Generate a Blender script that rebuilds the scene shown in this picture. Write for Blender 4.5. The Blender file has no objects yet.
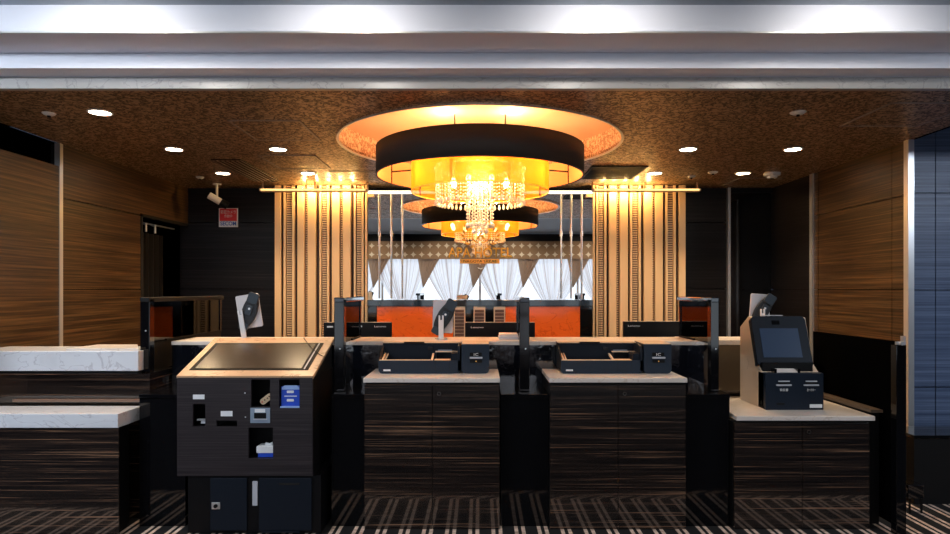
import bpy, bmesh, math, random
from mathutils import Vector, Matrix
random.seed(7)
S = bpy.context.scene
COL = S.collection
PI = math.pi
H, F = 1.625, 633.333          # eye height, focal length in pixels
VX, VY = 480.0, 290.0

def PX(px, Y): return (px - VX) * Y / F
def PZ(py, Y): return H + (VY - py) * Y / F

# ------------------------------------------------------------------ materials
def mat(name, col=(.5, .5, .5), rough=.5, metal=0, **kw):
    m = bpy.data.materials.new(name); m.use_nodes = True
    b = m.node_tree.nodes['Principled BSDF']
    b.inputs['Base Color'].default_value = (*col, 1)
    b.inputs['Roughness'].default_value = rough
    b.inputs['Metallic'].default_value = metal
    for k, v in kw.items():
        k = k.replace('_', ' ')
        b.inputs[k].default_value = (*v, 1) if isinstance(v, tuple) else v
    return m

def nodes(m): return m.node_tree.nodes, m.node_tree.links, m.node_tree.nodes['Principled BSDF']

def emis(name, col, s):
    m = bpy.data.materials.new(name); m.use_nodes = True
    nt = m.node_tree; nt.nodes.clear()
    e = nt.nodes.new('ShaderNodeEmission'); o = nt.nodes.new('ShaderNodeOutputMaterial')
    e.inputs[0].default_value = (*col, 1); e.inputs[1].default_value = s
    nt.links.new(e.outputs[0], o.inputs[0]); return m

def ramp(nt, fac, stops):
    r = nt.nodes.new('ShaderNodeValToRGB'); cr = r.color_ramp
    while len(cr.elements) < len(stops): cr.elements.new(.5)
    for e, (p, c) in zip(cr.elements, stops): e.position = p; e.color = (*c, 1)
    nt.links.new(fac, r.inputs[0]); return r.outputs[0]

def coords(nt, scale, world=True, rot=(0, 0, 0)):
    t = nt.nodes.new('ShaderNodeNewGeometry' if world else 'ShaderNodeTexCoord')
    mp = nt.nodes.new('ShaderNodeMapping'); mp.inputs['Scale'].default_value = scale
    mp.inputs['Rotation'].default_value = rot
    nt.links.new(t.outputs['Position' if world else 'Object'], mp.inputs[0]); return mp.outputs[0]

def veneer(name, stops, rough=.1, zs=110, xs=1.2, spec=.5, coat=0, detail=5):
    m = mat(name, (0, 0, 0), rough); N, L, b = nodes(m); nt = m.node_tree
    n = N.new('ShaderNodeTexNoise'); n.inputs['Scale'].default_value = 1
    n.inputs['Detail'].default_value = detail; n.inputs['Roughness'].default_value = .65
    L.new(coords(nt, (xs, xs, zs)), n.inputs['Vector'])
    L.new(ramp(nt, n.outputs[0], stops), b.inputs['Base Color'])
    b.inputs['Specular IOR Level'].default_value = spec
    b.inputs['Coat Weight'].default_value = coat; b.inputs['Coat Roughness'].default_value = .04
    return m

M = {}
M['zebrano'] = veneer('zebrano_veneer', [(.36, (.003, .002, .002)), (.5, (.012, .008, .007)), (.6, (.055, .032, .022)), (.72, (.34, .19, .11))], .2, 120, 1.0, .5, 1.0)
M['zebrano'].node_tree.nodes['Principled BSDF'].inputs['Coat IOR'].default_value = 1.8
M['wall_wood'] = veneer('brown_wall_veneer', [(.34, (.016, .008, .003)), (.5, (.055, .027, .010)), (.66, (.14, .074, .028))], .38, 75, 1.0, .4)
M['wall_wood_dark'] = veneer('dark_wall_veneer', [(.35, (.003, .0022, .0025)), (.55, (.009, .007, .008)), (.72, (.026, .020, .019))], .45, 75, .8, .25)
M['wall_daylit'] = veneer('daylight_tinted_veneer', [(.3, (.04, .06, .12)), (.5, (.075, .11, .20)), (.7, (.15, .20, .32))], .4, 75, .8, .4)  # dark veneer with the cool daylight cast painted into its colour
M['kiosk_wood'] = veneer('charcoal_kiosk_laminate', [(.3, (.012, .010, .012)), (.5, (.026, .021, .024)), (.72, (.055, .045, .048))], .35, 110, 1.2, .4)
M['louvre'] = mat('brown_louvre', (.11, .06, .045), .5)
M['black_gloss'] = mat('black_gloss', (.004, .004, .005), .06, Specular_IOR_Level=.6)
M['black'] = mat('black_matte', (.002, .002, .0025), .6, Specular_IOR_Level=.25)
M['dark_void'] = mat('dark_interior', (.002, .002, .002), 1, Specular_IOR_Level=0)
M['black_plastic'] = mat('black_plastic', (.003, .003, .004), .45, Specular_IOR_Level=.2)
M['device'] = mat('slate_plastic', (.015, .025, .042), .5, Specular_IOR_Level=.25)
M['device_dark'] = mat('slate_plastic_dark', (.006, .010, .018), .5, Specular_IOR_Level=.2)
M['device_front'] = mat('navy_plastic', (.006, .012, .024), .4, Specular_IOR_Level=.25)
M['seam'] = mat('seam_black', (.002, .002, .002), .8)
M['silver'] = mat('brushed_silver', (.75, .76, .78), .3, .75)
M['white_metal'] = mat('white_metal', (.75, .76, .8), .35)
M['tablet_back'] = mat('tablet_grey', (.5, .52, .58), .35)
M['white'] = mat('white_label', (.8, .82, .85), .5)
M['text_white'] = mat('printed_white', (.8, .8, .8), .5)
M['text_gold'] = mat('gold_lettering', (1, .55, .08), .5, 0)
M['gold_plate'] = mat('gold_plate', (1, .52, .1), .5, 0)
M['red'] = mat('sign_red', (.7, .03, .04), .5)
M['sign_blue'] = mat('sign_blue', (.02, .1, .5), .5)
M['pack_blue'] = mat('pack_blue', (.015, .07, .55), .4)
M['pack_pale'] = mat('pack_pale_blue', (.3, .45, .8), .4)
M['remote'] = mat('remote_cream', (.65, .5, .32), .5)
M['frame_blue'] = mat('blue_grey_plate', (.25, .32, .42), .35)
M['screen'] = mat('screen_glass', (.02, .045, .10), .4, Specular_IOR_Level=.3)
M['tray_glass'] = mat('smoked_glass_top', (.05, .033, .022), .22, Specular_IOR_Level=.7)
M['beam'] = mat('white_painted_moulding', (.80, .83, .92), .4)
M['soffit_lightened'] = mat('lightened_soffit_paint', (.84, .82, .92), .5)  # moulding paint lightened and cooled on undersides, standing in for light there
M['ceiling_out'] = mat('lobby_ceiling_paint', (.35, .4, .46), .5)
M['shade_black'] = mat('shade_black_fabric', (.006, .004, .004), .8)
M['cream_slat'] = mat('cream_slat', (.72, .5, .28), .45)
M['mirror'] = mat('mirror_silvering', (.9, .92, .93), 0.0, 1)
M['ledge_blue'] = mat('ledge_gloss', (.01, .02, .035), .08, Coat_Weight=.6)
M['paper'] = mat('paper', (.75, .72, .7), .7)
M['shell'] = mat('cream_shell', (.68, .55, .42), .45)
M['rubber'] = mat('grip_black', (.008, .010, .014), .4)
M['grip'] = mat('grip_slate', (.018, .03, .045), .35)
M['green'] = mat('green_plastic', (.02, .3, .12), .4)
M['lampoff'] = mat('lamp_trim', (.7, .7, .7), .4)
M['lit_warm'] = emis('lit_downlight', (1, .82, .6), 28)
M['lit_cool'] = emis('lit_downlight_neutral', (1, .92, .8), 20)
M['bulb'] = emis('lit_bulb', (1, .62, .22), 45)
M['led'] = emis('lit_led_strip', (1, .78, .5), 9)
M['led_white'] = emis('lit_led_edge', (1, .9, .72), 2.2)
M['daylight'] = emis('daylit_pane', (.80, .90, 1), 1.35)

# marble counter tops
def marble(name, base, vein, rough=.2):
    m = mat(name, base, rough); N, L, b = nodes(m); nt = m.node_tree
    n = N.new('ShaderNodeTexNoise'); n.inputs['Scale'].default_value = 3.2; n.inputs['Detail'].default_value = 7
    n.inputs['Distortion'].default_value = 1.6
    L.new(coords(nt, (1, 1.5, 1.5)), n.inputs['Vector'])
    L.new(ramp(nt, n.outputs[0], [(.40, base), (.485, base), (.5, vein), (.515, base), (.7, tuple(c * .93 for c in base))]), b.inputs['Base Color'])
    return m
M['marble'] = marble('white_marble', (.68, .70, .75), (.5, .5, .55), .25)
M['beige'] = marble('beige_stone', (.76, .69, .63), (.62, .52, .44), .3)
M['wood_stone'] = marble('orange_stone', (.66, .42, .25), (.36, .18, .09), .3)
M['orange'] = marble('orange_lacquer', (.80, .14, .02), (.6, .09, .012), .12)
M['plinth_stone'] = marble('grey_stone_strip', (.42, .41, .40), (.28, .27, .27), .3)

# gold brown wallpapered ceiling with a small leopard pattern
def wallpaper(name, dark, light, metal=.35, rough=.33, sc=30):
    m = mat(name, light, rough, metal); N, L, b = nodes(m); nt = m.node_tree
    v = N.new('ShaderNodeTexNoise'); v.inputs['Scale'].default_value = sc; v.inputs['Detail'].default_value = 2.5
    v.inputs['Distortion'].default_value = .6
    L.new(coords(nt, (1, 1, 1)), v.inputs['Vector'])
    L.new(ramp(nt, v.outputs[0], [(.42, light), (.5, dark), (.54, dark), (.62, light)]), b.inputs['Base Color'])
    r = ramp(nt, v.outputs[0], [(.4, (rough,) * 3), (.52, (rough + .25,) * 3), (.64, (rough,) * 3)])
    L.new(r, b.inputs['Roughness'])
    return m
M['ceiling'] = wallpaper('gold_brown_wallpaper', (.07, .040, .020), (.46, .29, .155), .35, .32, 26)
M['recess_side'] = wallpaper('peach_wallpaper', (.42, .22, .12), (.85, .6, .4), .1, .4, 26)
M['recess_top'] = mat('peach_gloss_paint', (.85, .60, .40), .25)

# floor materials
def carpet():
    m = mat('striped_carpet', (.01, .01, .01), .95); N, L, b = nodes(m); nt = m.node_tree
    g = N.new('ShaderNodeNewGeometry'); s = N.new('ShaderNodeSeparateXYZ'); L.new(g.outputs['Position'], s.inputs[0])
    def ma(op, a, bb=None):
        n = N.new('ShaderNodeMath'); n.operation = op
        for i, v in enumerate((a, bb)):
            if v is None: continue
            if isinstance(v, (int, float)): n.inputs[i].default_value = v
            else: L.new(v, n.inputs[i])
        return n.outputs[0]
    # chevron band near the front edge, straight stripes behind it
    d = ma('MAXIMUM', ma('SUBTRACT', 3.66, s.outputs[1]), 0)
    x = ma('ADD', s.outputs[0], ma('MULTIPLY', d, -1.6))

    w = N.new('ShaderNodeMath'); w.operation = 'WRAP'; L.new(ma('ADD', x, .664), w.inputs[0])
    w.inputs[1].default_value = .0778; w.inputs[2].default_value = -.0778
    a = ma('ABSOLUTE', w.outputs[0])
    bar = ma('COMPARE', a, .024); bar.node.inputs[2].default_value = .0125
    n = N.new('ShaderNodeTexNoise'); n.inputs['Scale'].default_value = 160; n.inputs['Detail'].default_value = 3
    mx = N.new('ShaderNodeMix'); mx.data_type = 'RGBA'; L.new(bar, mx.inputs[0])
    mx.inputs[6].default_value = (.004, .003, .003, 1)
    c = ramp(nt, n.outputs[0], [(.3, (.45, .3, .22)), (.7, (.95, .72, .58))]); L.new(c, mx.inputs[7])
    L.new(mx.outputs[2], b.inputs['Base Color'])
    return m
M['carpet'] = carpet()
M['dark_stone'] = mat('dark_lobby_carpet', (.008, .008, .010), .95, Specular_IOR_Level=.1)

def valance_mat():
    m = mat('tan_star_fabric', (.4, .25, .14), .8); N, L, b = nodes(m); nt = m.node_tree
    g = N.new('ShaderNodeNewGeometry'); s = N.new('ShaderNodeSeparateXYZ'); L.new(g.outputs['Position'], s.inputs[0])
    def ma(op, a, bb=None):
        n = N.new('ShaderNodeMath'); n.operation = op
        for i, v in enumerate((a, bb)):
            if v is None: continue
            if isinstance(v, (int, float)): n.inputs[i].default_value = v
            else: L.new(v, n.inputs[i])
        return n.outputs[0]
    def cell(o, off, per):
        w = N.new('ShaderNodeMath'); w.operation = 'WRAP'; L.new(ma('ADD', o, off), w.inputs[0])
        w.inputs[1].default_value = per / 2; w.inputs[2].default_value = -per / 2
        return ma('POWER', ma('ABSOLUTE', w.outputs[0]), .62)
    v = ma('ADD', cell(s.outputs[0], 0, .235), cell(s.outputs[2], -2.625, .25))
    f = ma('LESS_THAN', v, .235)
    mx = N.new('ShaderNodeMix'); mx.data_type = 'RGBA'; L.new(f, mx.inputs[0])
    mx.inputs[6].default_value = (.36, .22, .12, 1); mx.inputs[7].default_value = (.85, .72, .55, 1)
    L.new(mx.outputs[2], b.inputs['Base Color']); 
    b.inputs['Transmission Weight'].default_value = 0
    return m
M['valance'] = valance_mat()

def trans(name, col, transp, transl, rough=.9):
    m = bpy.data.materials.new(name); m.use_nodes = True; nt = m.node_tree; nt.nodes.clear(); N = nt.nodes; L = nt.links
    o = N.new('ShaderNodeOutputMaterial'); d = N.new('ShaderNodeBsdfDiffuse'); t = N.new('ShaderNodeBsdfTranslucent'); p = N.new('ShaderNodeBsdfTransparent')
    for x in (d, t): x.inputs[0].default_value = (*col, 1)
    a = N.new('ShaderNodeMixShader'); a.inputs[0].default_value = transl; L.new(d.outputs[0], a.inputs[1]); L.new(t.outputs[0], a.inputs[2])
    c = N.new('ShaderNodeMixShader'); c.inputs[0].default_value = transp; L.new(a.outputs[0], c.inputs[1]); L.new(p.outputs[0], c.inputs[2])
    L.new(c.outputs[0], o.inputs[0]); return m
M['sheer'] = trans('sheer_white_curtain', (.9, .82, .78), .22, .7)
def fold_shade_mat(m):  # paints the shading of the folds into the sheer's colour
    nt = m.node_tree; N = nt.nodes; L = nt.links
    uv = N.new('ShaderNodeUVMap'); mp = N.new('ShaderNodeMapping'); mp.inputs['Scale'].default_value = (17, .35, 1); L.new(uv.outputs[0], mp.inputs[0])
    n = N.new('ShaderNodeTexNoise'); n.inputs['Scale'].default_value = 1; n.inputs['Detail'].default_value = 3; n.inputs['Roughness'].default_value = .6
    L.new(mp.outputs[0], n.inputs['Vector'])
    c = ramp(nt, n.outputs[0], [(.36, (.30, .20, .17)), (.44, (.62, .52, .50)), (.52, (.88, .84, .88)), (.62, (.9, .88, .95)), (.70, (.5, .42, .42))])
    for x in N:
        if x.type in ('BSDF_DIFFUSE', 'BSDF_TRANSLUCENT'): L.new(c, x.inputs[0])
fold_shade_mat(M['sheer'])
M['sheer_tan'] = trans('sheer_tan_curtain', (.42, .27, .16), .03, .55)
M['amber'] = trans('amber_organza', (1, .31, .02), .12, .62)
M['shade_inner'] = mat('orange_shade_lining', (.95, .42, .14), .6)
M['crystal'] = mat('crystal_bead', (1, .92, .78), .12, 0, Specular_IOR_Level=1.0, Transmission_Weight=.15, Coat_Weight=1.0)
M['dotted'] = None

def dotted():
    m = mat('dotted_trim', (.6, .4, .2), .5); N, L, b = nodes(m); nt = m.node_tree
    g = N.new('ShaderNodeNewGeometry'); s = N.new('ShaderNodeSeparateXYZ'); L.new(g.outputs['Position'], s.inputs[0])
    w = N.new('ShaderNodeMath'); w.operation = 'WRAP'; L.new(s.outputs[2], w.inputs[0]); w.inputs[1].default_value = .028; w.inputs[2].default_value = 0
    c = N.new('ShaderNodeMath'); c.operation = 'LESS_THAN'; L.new(w.outputs[0], c.inputs[0]); c.inputs[1].default_value = .013
    mx = N.new('ShaderNodeMix'); mx.data_type = 'RGBA'; L.new(c.outputs[0], mx.inputs[0])
    mx.inputs[6].default_value = (.55, .38, .22, 1); mx.inputs[7].default_value = (.10, .05, .03, 1)
    L.new(mx.outputs[2], b.inputs['Base Color']); return m
M['dotted'] = dotted()

def glassmat():
    m = bpy.data.materials.new('smoked_glass'); m.use_nodes = True; nt = m.node_tree; nt.nodes.clear(); N = nt.nodes; L = nt.links
    o = N.new('ShaderNodeOutputMaterial'); g = N.new('ShaderNodeBsdfGlossy'); g.inputs['Roughness'].default_value = .02
    g.inputs[0].default_value = (.5, .5, .52, 1)
    t = N.new('ShaderNodeBsdfTransparent'); t.inputs[0].default_value = (.07, .085, .085, 1)
    fr = N.new('ShaderNodeFresnel'); fr.inputs[0].default_value = 1.5
    mx = N.new('ShaderNodeMixShader'); L.new(fr.outputs[0], mx.inputs[0]); L.new(t.outputs[0], mx.inputs[1]); L.new(g.outputs[0], mx.inputs[2])
    L.new(mx.outputs[0], o.inputs[0]); return m
M['smoked'] = glassmat()

# lumpy black gloss for the counter riser (polished stone with wavy lacquer)
def wavy():
    m = mat('wavy_black_lacquer', (.005, .006, .01), .05, Specular_IOR_Level=.9, Coat_Weight=1.0); N, L, b = nodes(m); nt = m.node_tree
    n = N.new('ShaderNodeTexNoise'); n.inputs['Scale'].default_value = 6; n.inputs['Detail'].default_value = 3
    L.new(coords(nt, (1, 1, 1)), n.inputs['Vector'])
    bu = N.new('ShaderNodeBump'); bu.inputs['Strength'].default_value = .18; bu.inputs['Distance'].default_value = .02
    L.new(n.outputs[0], bu.inputs['Height']); L.new(bu.outputs[0], b.inputs['Normal']); return m
M['wavy'] = wavy()

# ------------------------------------------------------------------ geometry
class G:
    """collects shapes in world coordinates, builds one mesh"""
    def __init__(s): s.bm = bmesh.new()
    def box(s, x0, x1, y0, y1, z0, z1):
        v = [s.bm.verts.new(p) for p in ((x0, y0, z0), (x1, y0, z0), (x1, y1, z0), (x0, y1, z0), (x0, y0, z1), (x1, y0, z1), (x1, y1, z1), (x0, y1, z1))]
        for f in ((0, 3, 2, 1), (4, 5, 6, 7), (0, 1, 5, 4), (1, 2, 6, 5), (2, 3, 7, 6), (3, 0, 4, 7)): s.bm.faces.new([v[i] for i in f])
        return s
    def hexa(s, pts):                      # 8 points, same order as a box
        v = [s.bm.verts.new(p) for p in pts]
        for f in ((0, 3, 2, 1), (4, 5, 6, 7), (0, 1, 5, 4), (1, 2, 6, 5), (2, 3, 7, 6), (3, 0, 4, 7)): s.bm.faces.new([v[i] for i in f])
        return s
    def prism(s, poly, a, b, axis='x'):
        """poly 2D points extruded along axis from a to b"""
        def p(u, w, t):
            return {'x': (t, u, w), 'y': (u, t, w), 'z': (u, w, t)}[axis]
        A = [s.bm.verts.new(p(u, w, a)) for u, w in poly]; B = [s.bm.verts.new(p(u, w, b)) for u, w in poly]
        s.bm.faces.new(A); s.bm.faces.new(B[::-1]); n = len(poly)
        for i in range(n): s.bm.faces.new((A[i], B[i], B[(i + 1) % n], A[(i + 1) % n]))
        return s
    def cyl(s, c, r, h, n=24, r2=None, axis='z'):
        """from c upwards along axis by h"""
        r2 = r if r2 is None else r2
        def p(r, k, t):
            a = 2 * PI * k / n; u, w = r * math.cos(a), r * math.sin(a)
            return {'z': (c[0] + u, c[1] + w, c[2] + t), 'y': (c[0] + u, c[1] + t, c[2] + w), 'x': (c[0] + t, c[1] + u, c[2] + w)}[axis]
        A = [s.bm.verts.new(p(r, k, 0)) for k in range(n)]; B = [s.bm.verts.new(p(r2, k, h)) for k in range(n)]
        s.bm.faces.new(A[::-1]); s.bm.faces.new(B)
        for i in range(n): s.bm.faces.new((A[i], A[(i + 1) % n], B[(i + 1) % n], B[i]))
        return s
    def tube(s, pts, r, n=8):
        pts = [Vector(p) for p in pts]; rings = []
        for i, p in enumerate(pts):
            d = (pts[min(i + 1, len(pts) - 1)] - pts[max(i - 1, 0)]).normalized()
            u = d.cross(Vector((0, 0, 1)));
            if u.length < .05: u = d.cross(Vector((1, 0, 0)))
            u.normalize(); w = d.cross(u)
            rings.append([s.bm.verts.new(p + r * (math.cos(2 * PI * k / n) * u + math.sin(2 * PI * k / n) * w)) for k in range(n)])
        s.bm.faces.new(rings[0]); s.bm.faces.new(rings[-1][::-1])
        for a, b in zip(rings, rings[1:]):
            for k in range(n): s.bm.faces.new((a[k], b[k], b[(k + 1) % n], a[(k + 1) % n]))
        return s
    def shell(s, c, r, t, z0, z1, n=96):
        """ring wall of radius r and thickness t"""
        prof = [(r, z0), (r, z1), (r - t, z1), (r - t, z0)]
        return s.lathe(c, prof, n)
    def lathe(s, c, prof, n=48, closed=True):
        R = []
        for k in range(n):
            a = 2 * PI * k / n
            R.append([s.bm.verts.new((c[0] + q * math.cos(a), c[1] + q * math.sin(a), z)) for q, z in prof])
        m = len(prof)
        for k in range(n):
            A, B = R[k], R[(k + 1) % n]
            for j in range(m if closed else m - 1): s.bm.faces.new((A[j], B[j], B[(j + 1) % m], A[(j + 1) % m]))
        return s
    def ico(s, c, r, sub=1, sz=1):
        res = bmesh.ops.create_icosphere(s.bm, subdivisions=sub, radius=r, matrix=Matrix.Translation(c) @ Matrix.Diagonal((1, 1, sz, 1)))
        return s
    def rbox(s, x0, x1, y0, y1, z0, z1, r, axis='y', corners=(1, 1, 1, 1), n=5):
        """box with rounded corners in the plane normal to axis; corners: (lo-lo, hi-lo, hi-hi, lo-hi)"""
        if axis == 'y': a0, a1, b0, b1, t0, t1 = x0, x1, z0, z1, y0, y1
        elif axis == 'z': a0, a1, b0, b1, t0, t1 = x0, x1, y0, y1, z0, z1
        else: a0, a1, b0, b1, t0, t1 = y0, y1, z0, z1, x0, x1
        P = []
        for (cx, cy, st, on, sx, sy) in ((a0, b0, PI, corners[0], 1, 1), (a1, b0, 1.5 * PI, corners[1], -1, 1), (a1, b1, 0, corners[2], -1, -1), (a0, b1, .5 * PI, corners[3], 1, -1)):
            if not on: P.append((cx, cy)); continue
            for k in range(n + 1):
                a = st + k / n * PI / 2
                P.append((cx + sx * r + r * math.cos(a), cy + sy * r + r * math.sin(a)))
        return s.prism(P, t0, t1, axis)
    def xf(s, mtx): bmesh.ops.transform(s.bm, matrix=mtx, verts=s.bm.verts); return s
    def build(s, name, m, parent=None, bevel=0, smooth=False, label=None):
        bm = s.bm
        bmesh.ops.recalc_face_normals(bm, faces=bm.faces)
        me = bpy.data.meshes.new(name)
        o = bpy.data.objects.new(name, me)
        if parent is None:
            vs = [v.co for v in bm.verts]
            base = Vector(((min(v.x for v in vs) + max(v.x for v in vs)) / 2, (min(v.y for v in vs) + max(v.y for v in vs)) / 2, min(v.z for v in vs)))
            o.location = base
        else:
            o.parent = parent; base = worldloc(parent)
        bmesh.ops.translate(bm, verts=bm.verts, vec=-base)
        bm.to_mesh(me); bm.free()
        me.materials.append(M[m] if isinstance(m, str) else m)
        if smooth:
            for p in me.polygons: p.use_smooth = True
        COL.objects.link(o)
        if bevel:
            b = o.modifiers.new('bevel', 'BEVEL'); b.width = bevel; b.segments = 2; b.limit_method = 'ANGLE'
        if label: o['label'] = label
        return o

def worldloc(o):
    v = Vector((0, 0, 0))
    while o: v = v + o.location; o = o.parent
    return v

def tag(o, label=None, cat=None, group=None, kind=None):
    if label: o['label'] = label
    if cat: o['category'] = cat
    if group: o['group'] = group
    if kind: o['kind'] = kind
    return o
def thing(name, label, cat, loc, group=None):
    o = bpy.data.objects.new(name, None); o.location = loc; o.empty_display_size = .1; COL.objects.link(o)
    return tag(o, label, cat, group)
def struct(o): o['kind'] = 'structure'; return o
def B(name, m, parent, x0, x1, y0, y1, z0, z1, bevel=0, label=None):
    return G().box(x0, x1, y0, y1, z0, z1).build(name, m, parent, bevel, label=label)

def copy_tree(o, parent=None, offset=None):
    c = o.copy(); COL.objects.link(c)
    if parent is not None: c.parent = parent
    if offset is not None: c.location = o.location + Vector(offset)
    for ch in [x for x in COL.objects if x.parent == o]: copy_tree(ch, c)
    return c

def text(body, m, parent, x0, x1, z0, z1, y, ext=.001, name='lettering', spacing=1.0):
    cu = bpy.data.curves.new(name, 'FONT'); cu.body = body; cu.size = 1; cu.extrude = 0; cu.offset = .022 if body in ('APA HOTEL', 'SECOM') else 0; cu.space_character = spacing; cu.resolution_u = 3
    t = bpy.data.objects.new('tmp', cu); COL.objects.link(t)
    dg = bpy.context.evaluated_depsgraph_get(); me = bpy.data.meshes.new_from_object(t.evaluated_get(dg))
    bpy.data.objects.remove(t); 
    if not me.vertices: return None
    xs = [v.co.x for v in me.vertices]; ys = [v.co.y for v in me.vertices]
    ax, bx, ay, by = min(xs), max(xs), min(ys), max(ys)
    base = worldloc(parent)
    for v in me.vertices:
        v.co = Vector((x0 + (v.co.x - ax) / (bx - ax) * (x1 - x0), y, z0 + (v.co.y - ay) / max(by - ay, 1e-4) * (z1 - z0))) - base
    bm = bmesh.new(); bm.from_mesh(me)
    r = bmesh.ops.extrude_face_region(bm, geom=bm.faces[:])
    bmesh.ops.translate(bm, verts=[e for e in r['geom'] if isinstance(e, bmesh.types.BMVert)], vec=(0, -ext, 0))
    bmesh.ops.recalc_face_normals(bm, faces=bm.faces); bm.to_mesh(me); bm.free()
    me.materials.clear(); me.materials.append(M[m])
    o = bpy.data.objects.new(name, me); o.parent = parent; COL.objects.link(o); return o

def light(kind, loc, power, col=(1, .8, .55), size=.05, spot=None, blend=.6, rot=(0, 0, 0), shape=None):
    l = bpy.data.lights.new('lamp_light', kind); l.energy = power; l.color = col
    if kind == 'AREA':
        l.shape = 'RECTANGLE'; l.size, l.size_y = shape
    else: l.shadow_soft_size = size
    if kind == 'SPOT': l.spot_size = spot; l.spot_blend = blend
    o = bpy.data.objects.new('lamp_light', l); o.location = loc; o.rotation_euler = rot; COL.objects.link(o); return o

# ------------------------------------------------------------------ shell
ZC, XW, YB = 2.9, 3.655, 7.93
CY, RR = 5.53, 1.219                     # centre and radius of the ceiling recess
YF = 4.005                               # front edge of the desk area ceiling
struct(G().box(-8, 8, -2.8, 3.58, -.05, 0).build('floor', 'dark_stone'))
struct(G().box(-8, 8, 3.58, 9.2, -.05, 0.002).build('floor', 'carpet'))

# ceiling with a round hole
g = G(); n = 96
circ = [g.bm.verts.new((RR * math.cos(2 * PI * k / n), CY + RR * math.sin(2 * PI * k / n), ZC)) for k in range(n)]
def ray(k):
    a = 2 * PI * k / n; c, s_ = math.cos(a), math.sin(a)
    t = min((XW / abs(c)) if abs(c) > 1e-6 else 1e9, ((YB + .1 - CY) / s_) if s_ > 1e-6 else ((CY - YF) / -s_ if s_ < -1e-6 else 1e9))
    return (t * c, CY + t * s_, ZC)
outer = [g.bm.verts.new(ray(k)) for k in range(n)]
for k in range(n): g.bm.faces.new((circ[k], circ[(k + 1) % n], outer[(k + 1) % n], outer[k]))
for cx, cy in ((XW, YB + .1), (-XW, YB + .1), (-XW, YF), (XW, YF)):   # corner triangles
    ang = math.atan2(cy - CY, cx) % (2 * PI); k = int(ang / (2 * PI / n))
    v = g.bm.verts.new((cx, cy, ZC)); g.bm.faces.new((outer[k], outer[(k + 1) % n], v))
r = bmesh.ops.extrude_face_region(g.bm, geom=g.bm.faces[:])
bmesh.ops.translate(g.bm, verts=[e for e in r['geom'] if isinstance(e, bmesh.types.BMVert)], vec=(0, 0, .03))
struct(g.build('ceiling', 'ceiling'))
RZ = ZC + .2
rc = struct(G().shell((0, CY), RR + .012, .012, ZC - .004, RZ, 96).build('trim_4', 'recess_side', smooth=False))
struct(G().cyl((0, CY, RZ), RR + .02, .03, 96).build('trim_5', 'recess_top'))
struct(G().shell((0, CY), RR + .006, .02, ZC - .012, ZC + .002, 96).build('trim_6', 'silver'))

# stepped white beam in front (profile in Y,Z)
z1, z2, z3 = 1.351 + H, 1.443 + H, 1.600 + H
struct(G().prism([(3.853, z1), (YF, z1), (YF, ZC + .05), (4.3, ZC + .05), (4.3, z3), (3.554, z3), (3.554, z2), (3.853, z2)], -8, 8, 'x').build('trim_1', 'beam'))
struct(G().box(-8, 8, YF - .001, YF + .05, ZC - .001, z1 - .006).build('trim_2', 'plinth_stone'))
struct(G().box(-8, 8, 3.5541, 3.852, z2 - .0015, z2).build('trim_3', 'soffit_lightened'))
struct(G().box(-8, 8, 3.8531, YF - .0015, z1 - .0015, z1).build('trim_7', 'soffit_lightened'))
struct(G().box(-8, 8, 3.545, 3.554, z2 - .004, z2 + .006).build('trim_8', 'silver'))
struct(G().box(-8, 8, -3, 3.56, z3, z3 + .05).build('ceiling', 'ceiling_out'))
struct(G().box(XW, 8, 4.3, 6, z3, z3 + .05).build('ceiling', 'ceiling_out'))
struct(G().box(XW, XW + .03, YF, 5.4, ZC, z3).build('trim_9', 'dark_void'))

def jointed(name, m, axis, c, a0, a1, zz0, zz1, joints_a, joints_z, t=.06, face=-1, gap=.008):
    """panelled wall: boxes between joints, dark strip behind"""
    aa = [a0] + [a for a in joints_a if a0 < a < a1] + [a1]
    zz = [zz0] + [z for z in joints_z if zz0 < z < zz1] + [zz1]
    g = G()
    for i in range(len(aa) - 1):
        for j in range(len(zz) - 1):
            p0, p1, q0, q1 = aa[i] + (gap / 2 if i else 0), aa[i + 1] - (gap / 2 if i < len(aa) - 2 else 0), zz[j] + (gap / 2 if j else 0), zz[j + 1] - (gap / 2 if j < len(zz) - 2 else 0)
            if axis == 'x': g.box(c, c + t, p0, p1, q0, q1) if face < 0 else g.box(c - t, c, p0, p1, q0, q1)
            else: g.box(p0, p1, c, c + t, q0, q1)
    o = struct(g.build(name, m))
    b = G()
    if axis == 'x':
        b.box(c + t, c + t + .04, a0, a1, zz0, zz1) if face < 0 else b.box(c - t - .04, c - t, a0, a1, zz0, zz1)
    else: b.box(a0, a1, c + t, c + t + .04, zz0, zz1)
    struct(b.build(name, 'seam'))
    return o
JZ = [.80, 1.64, 2.47]
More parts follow.
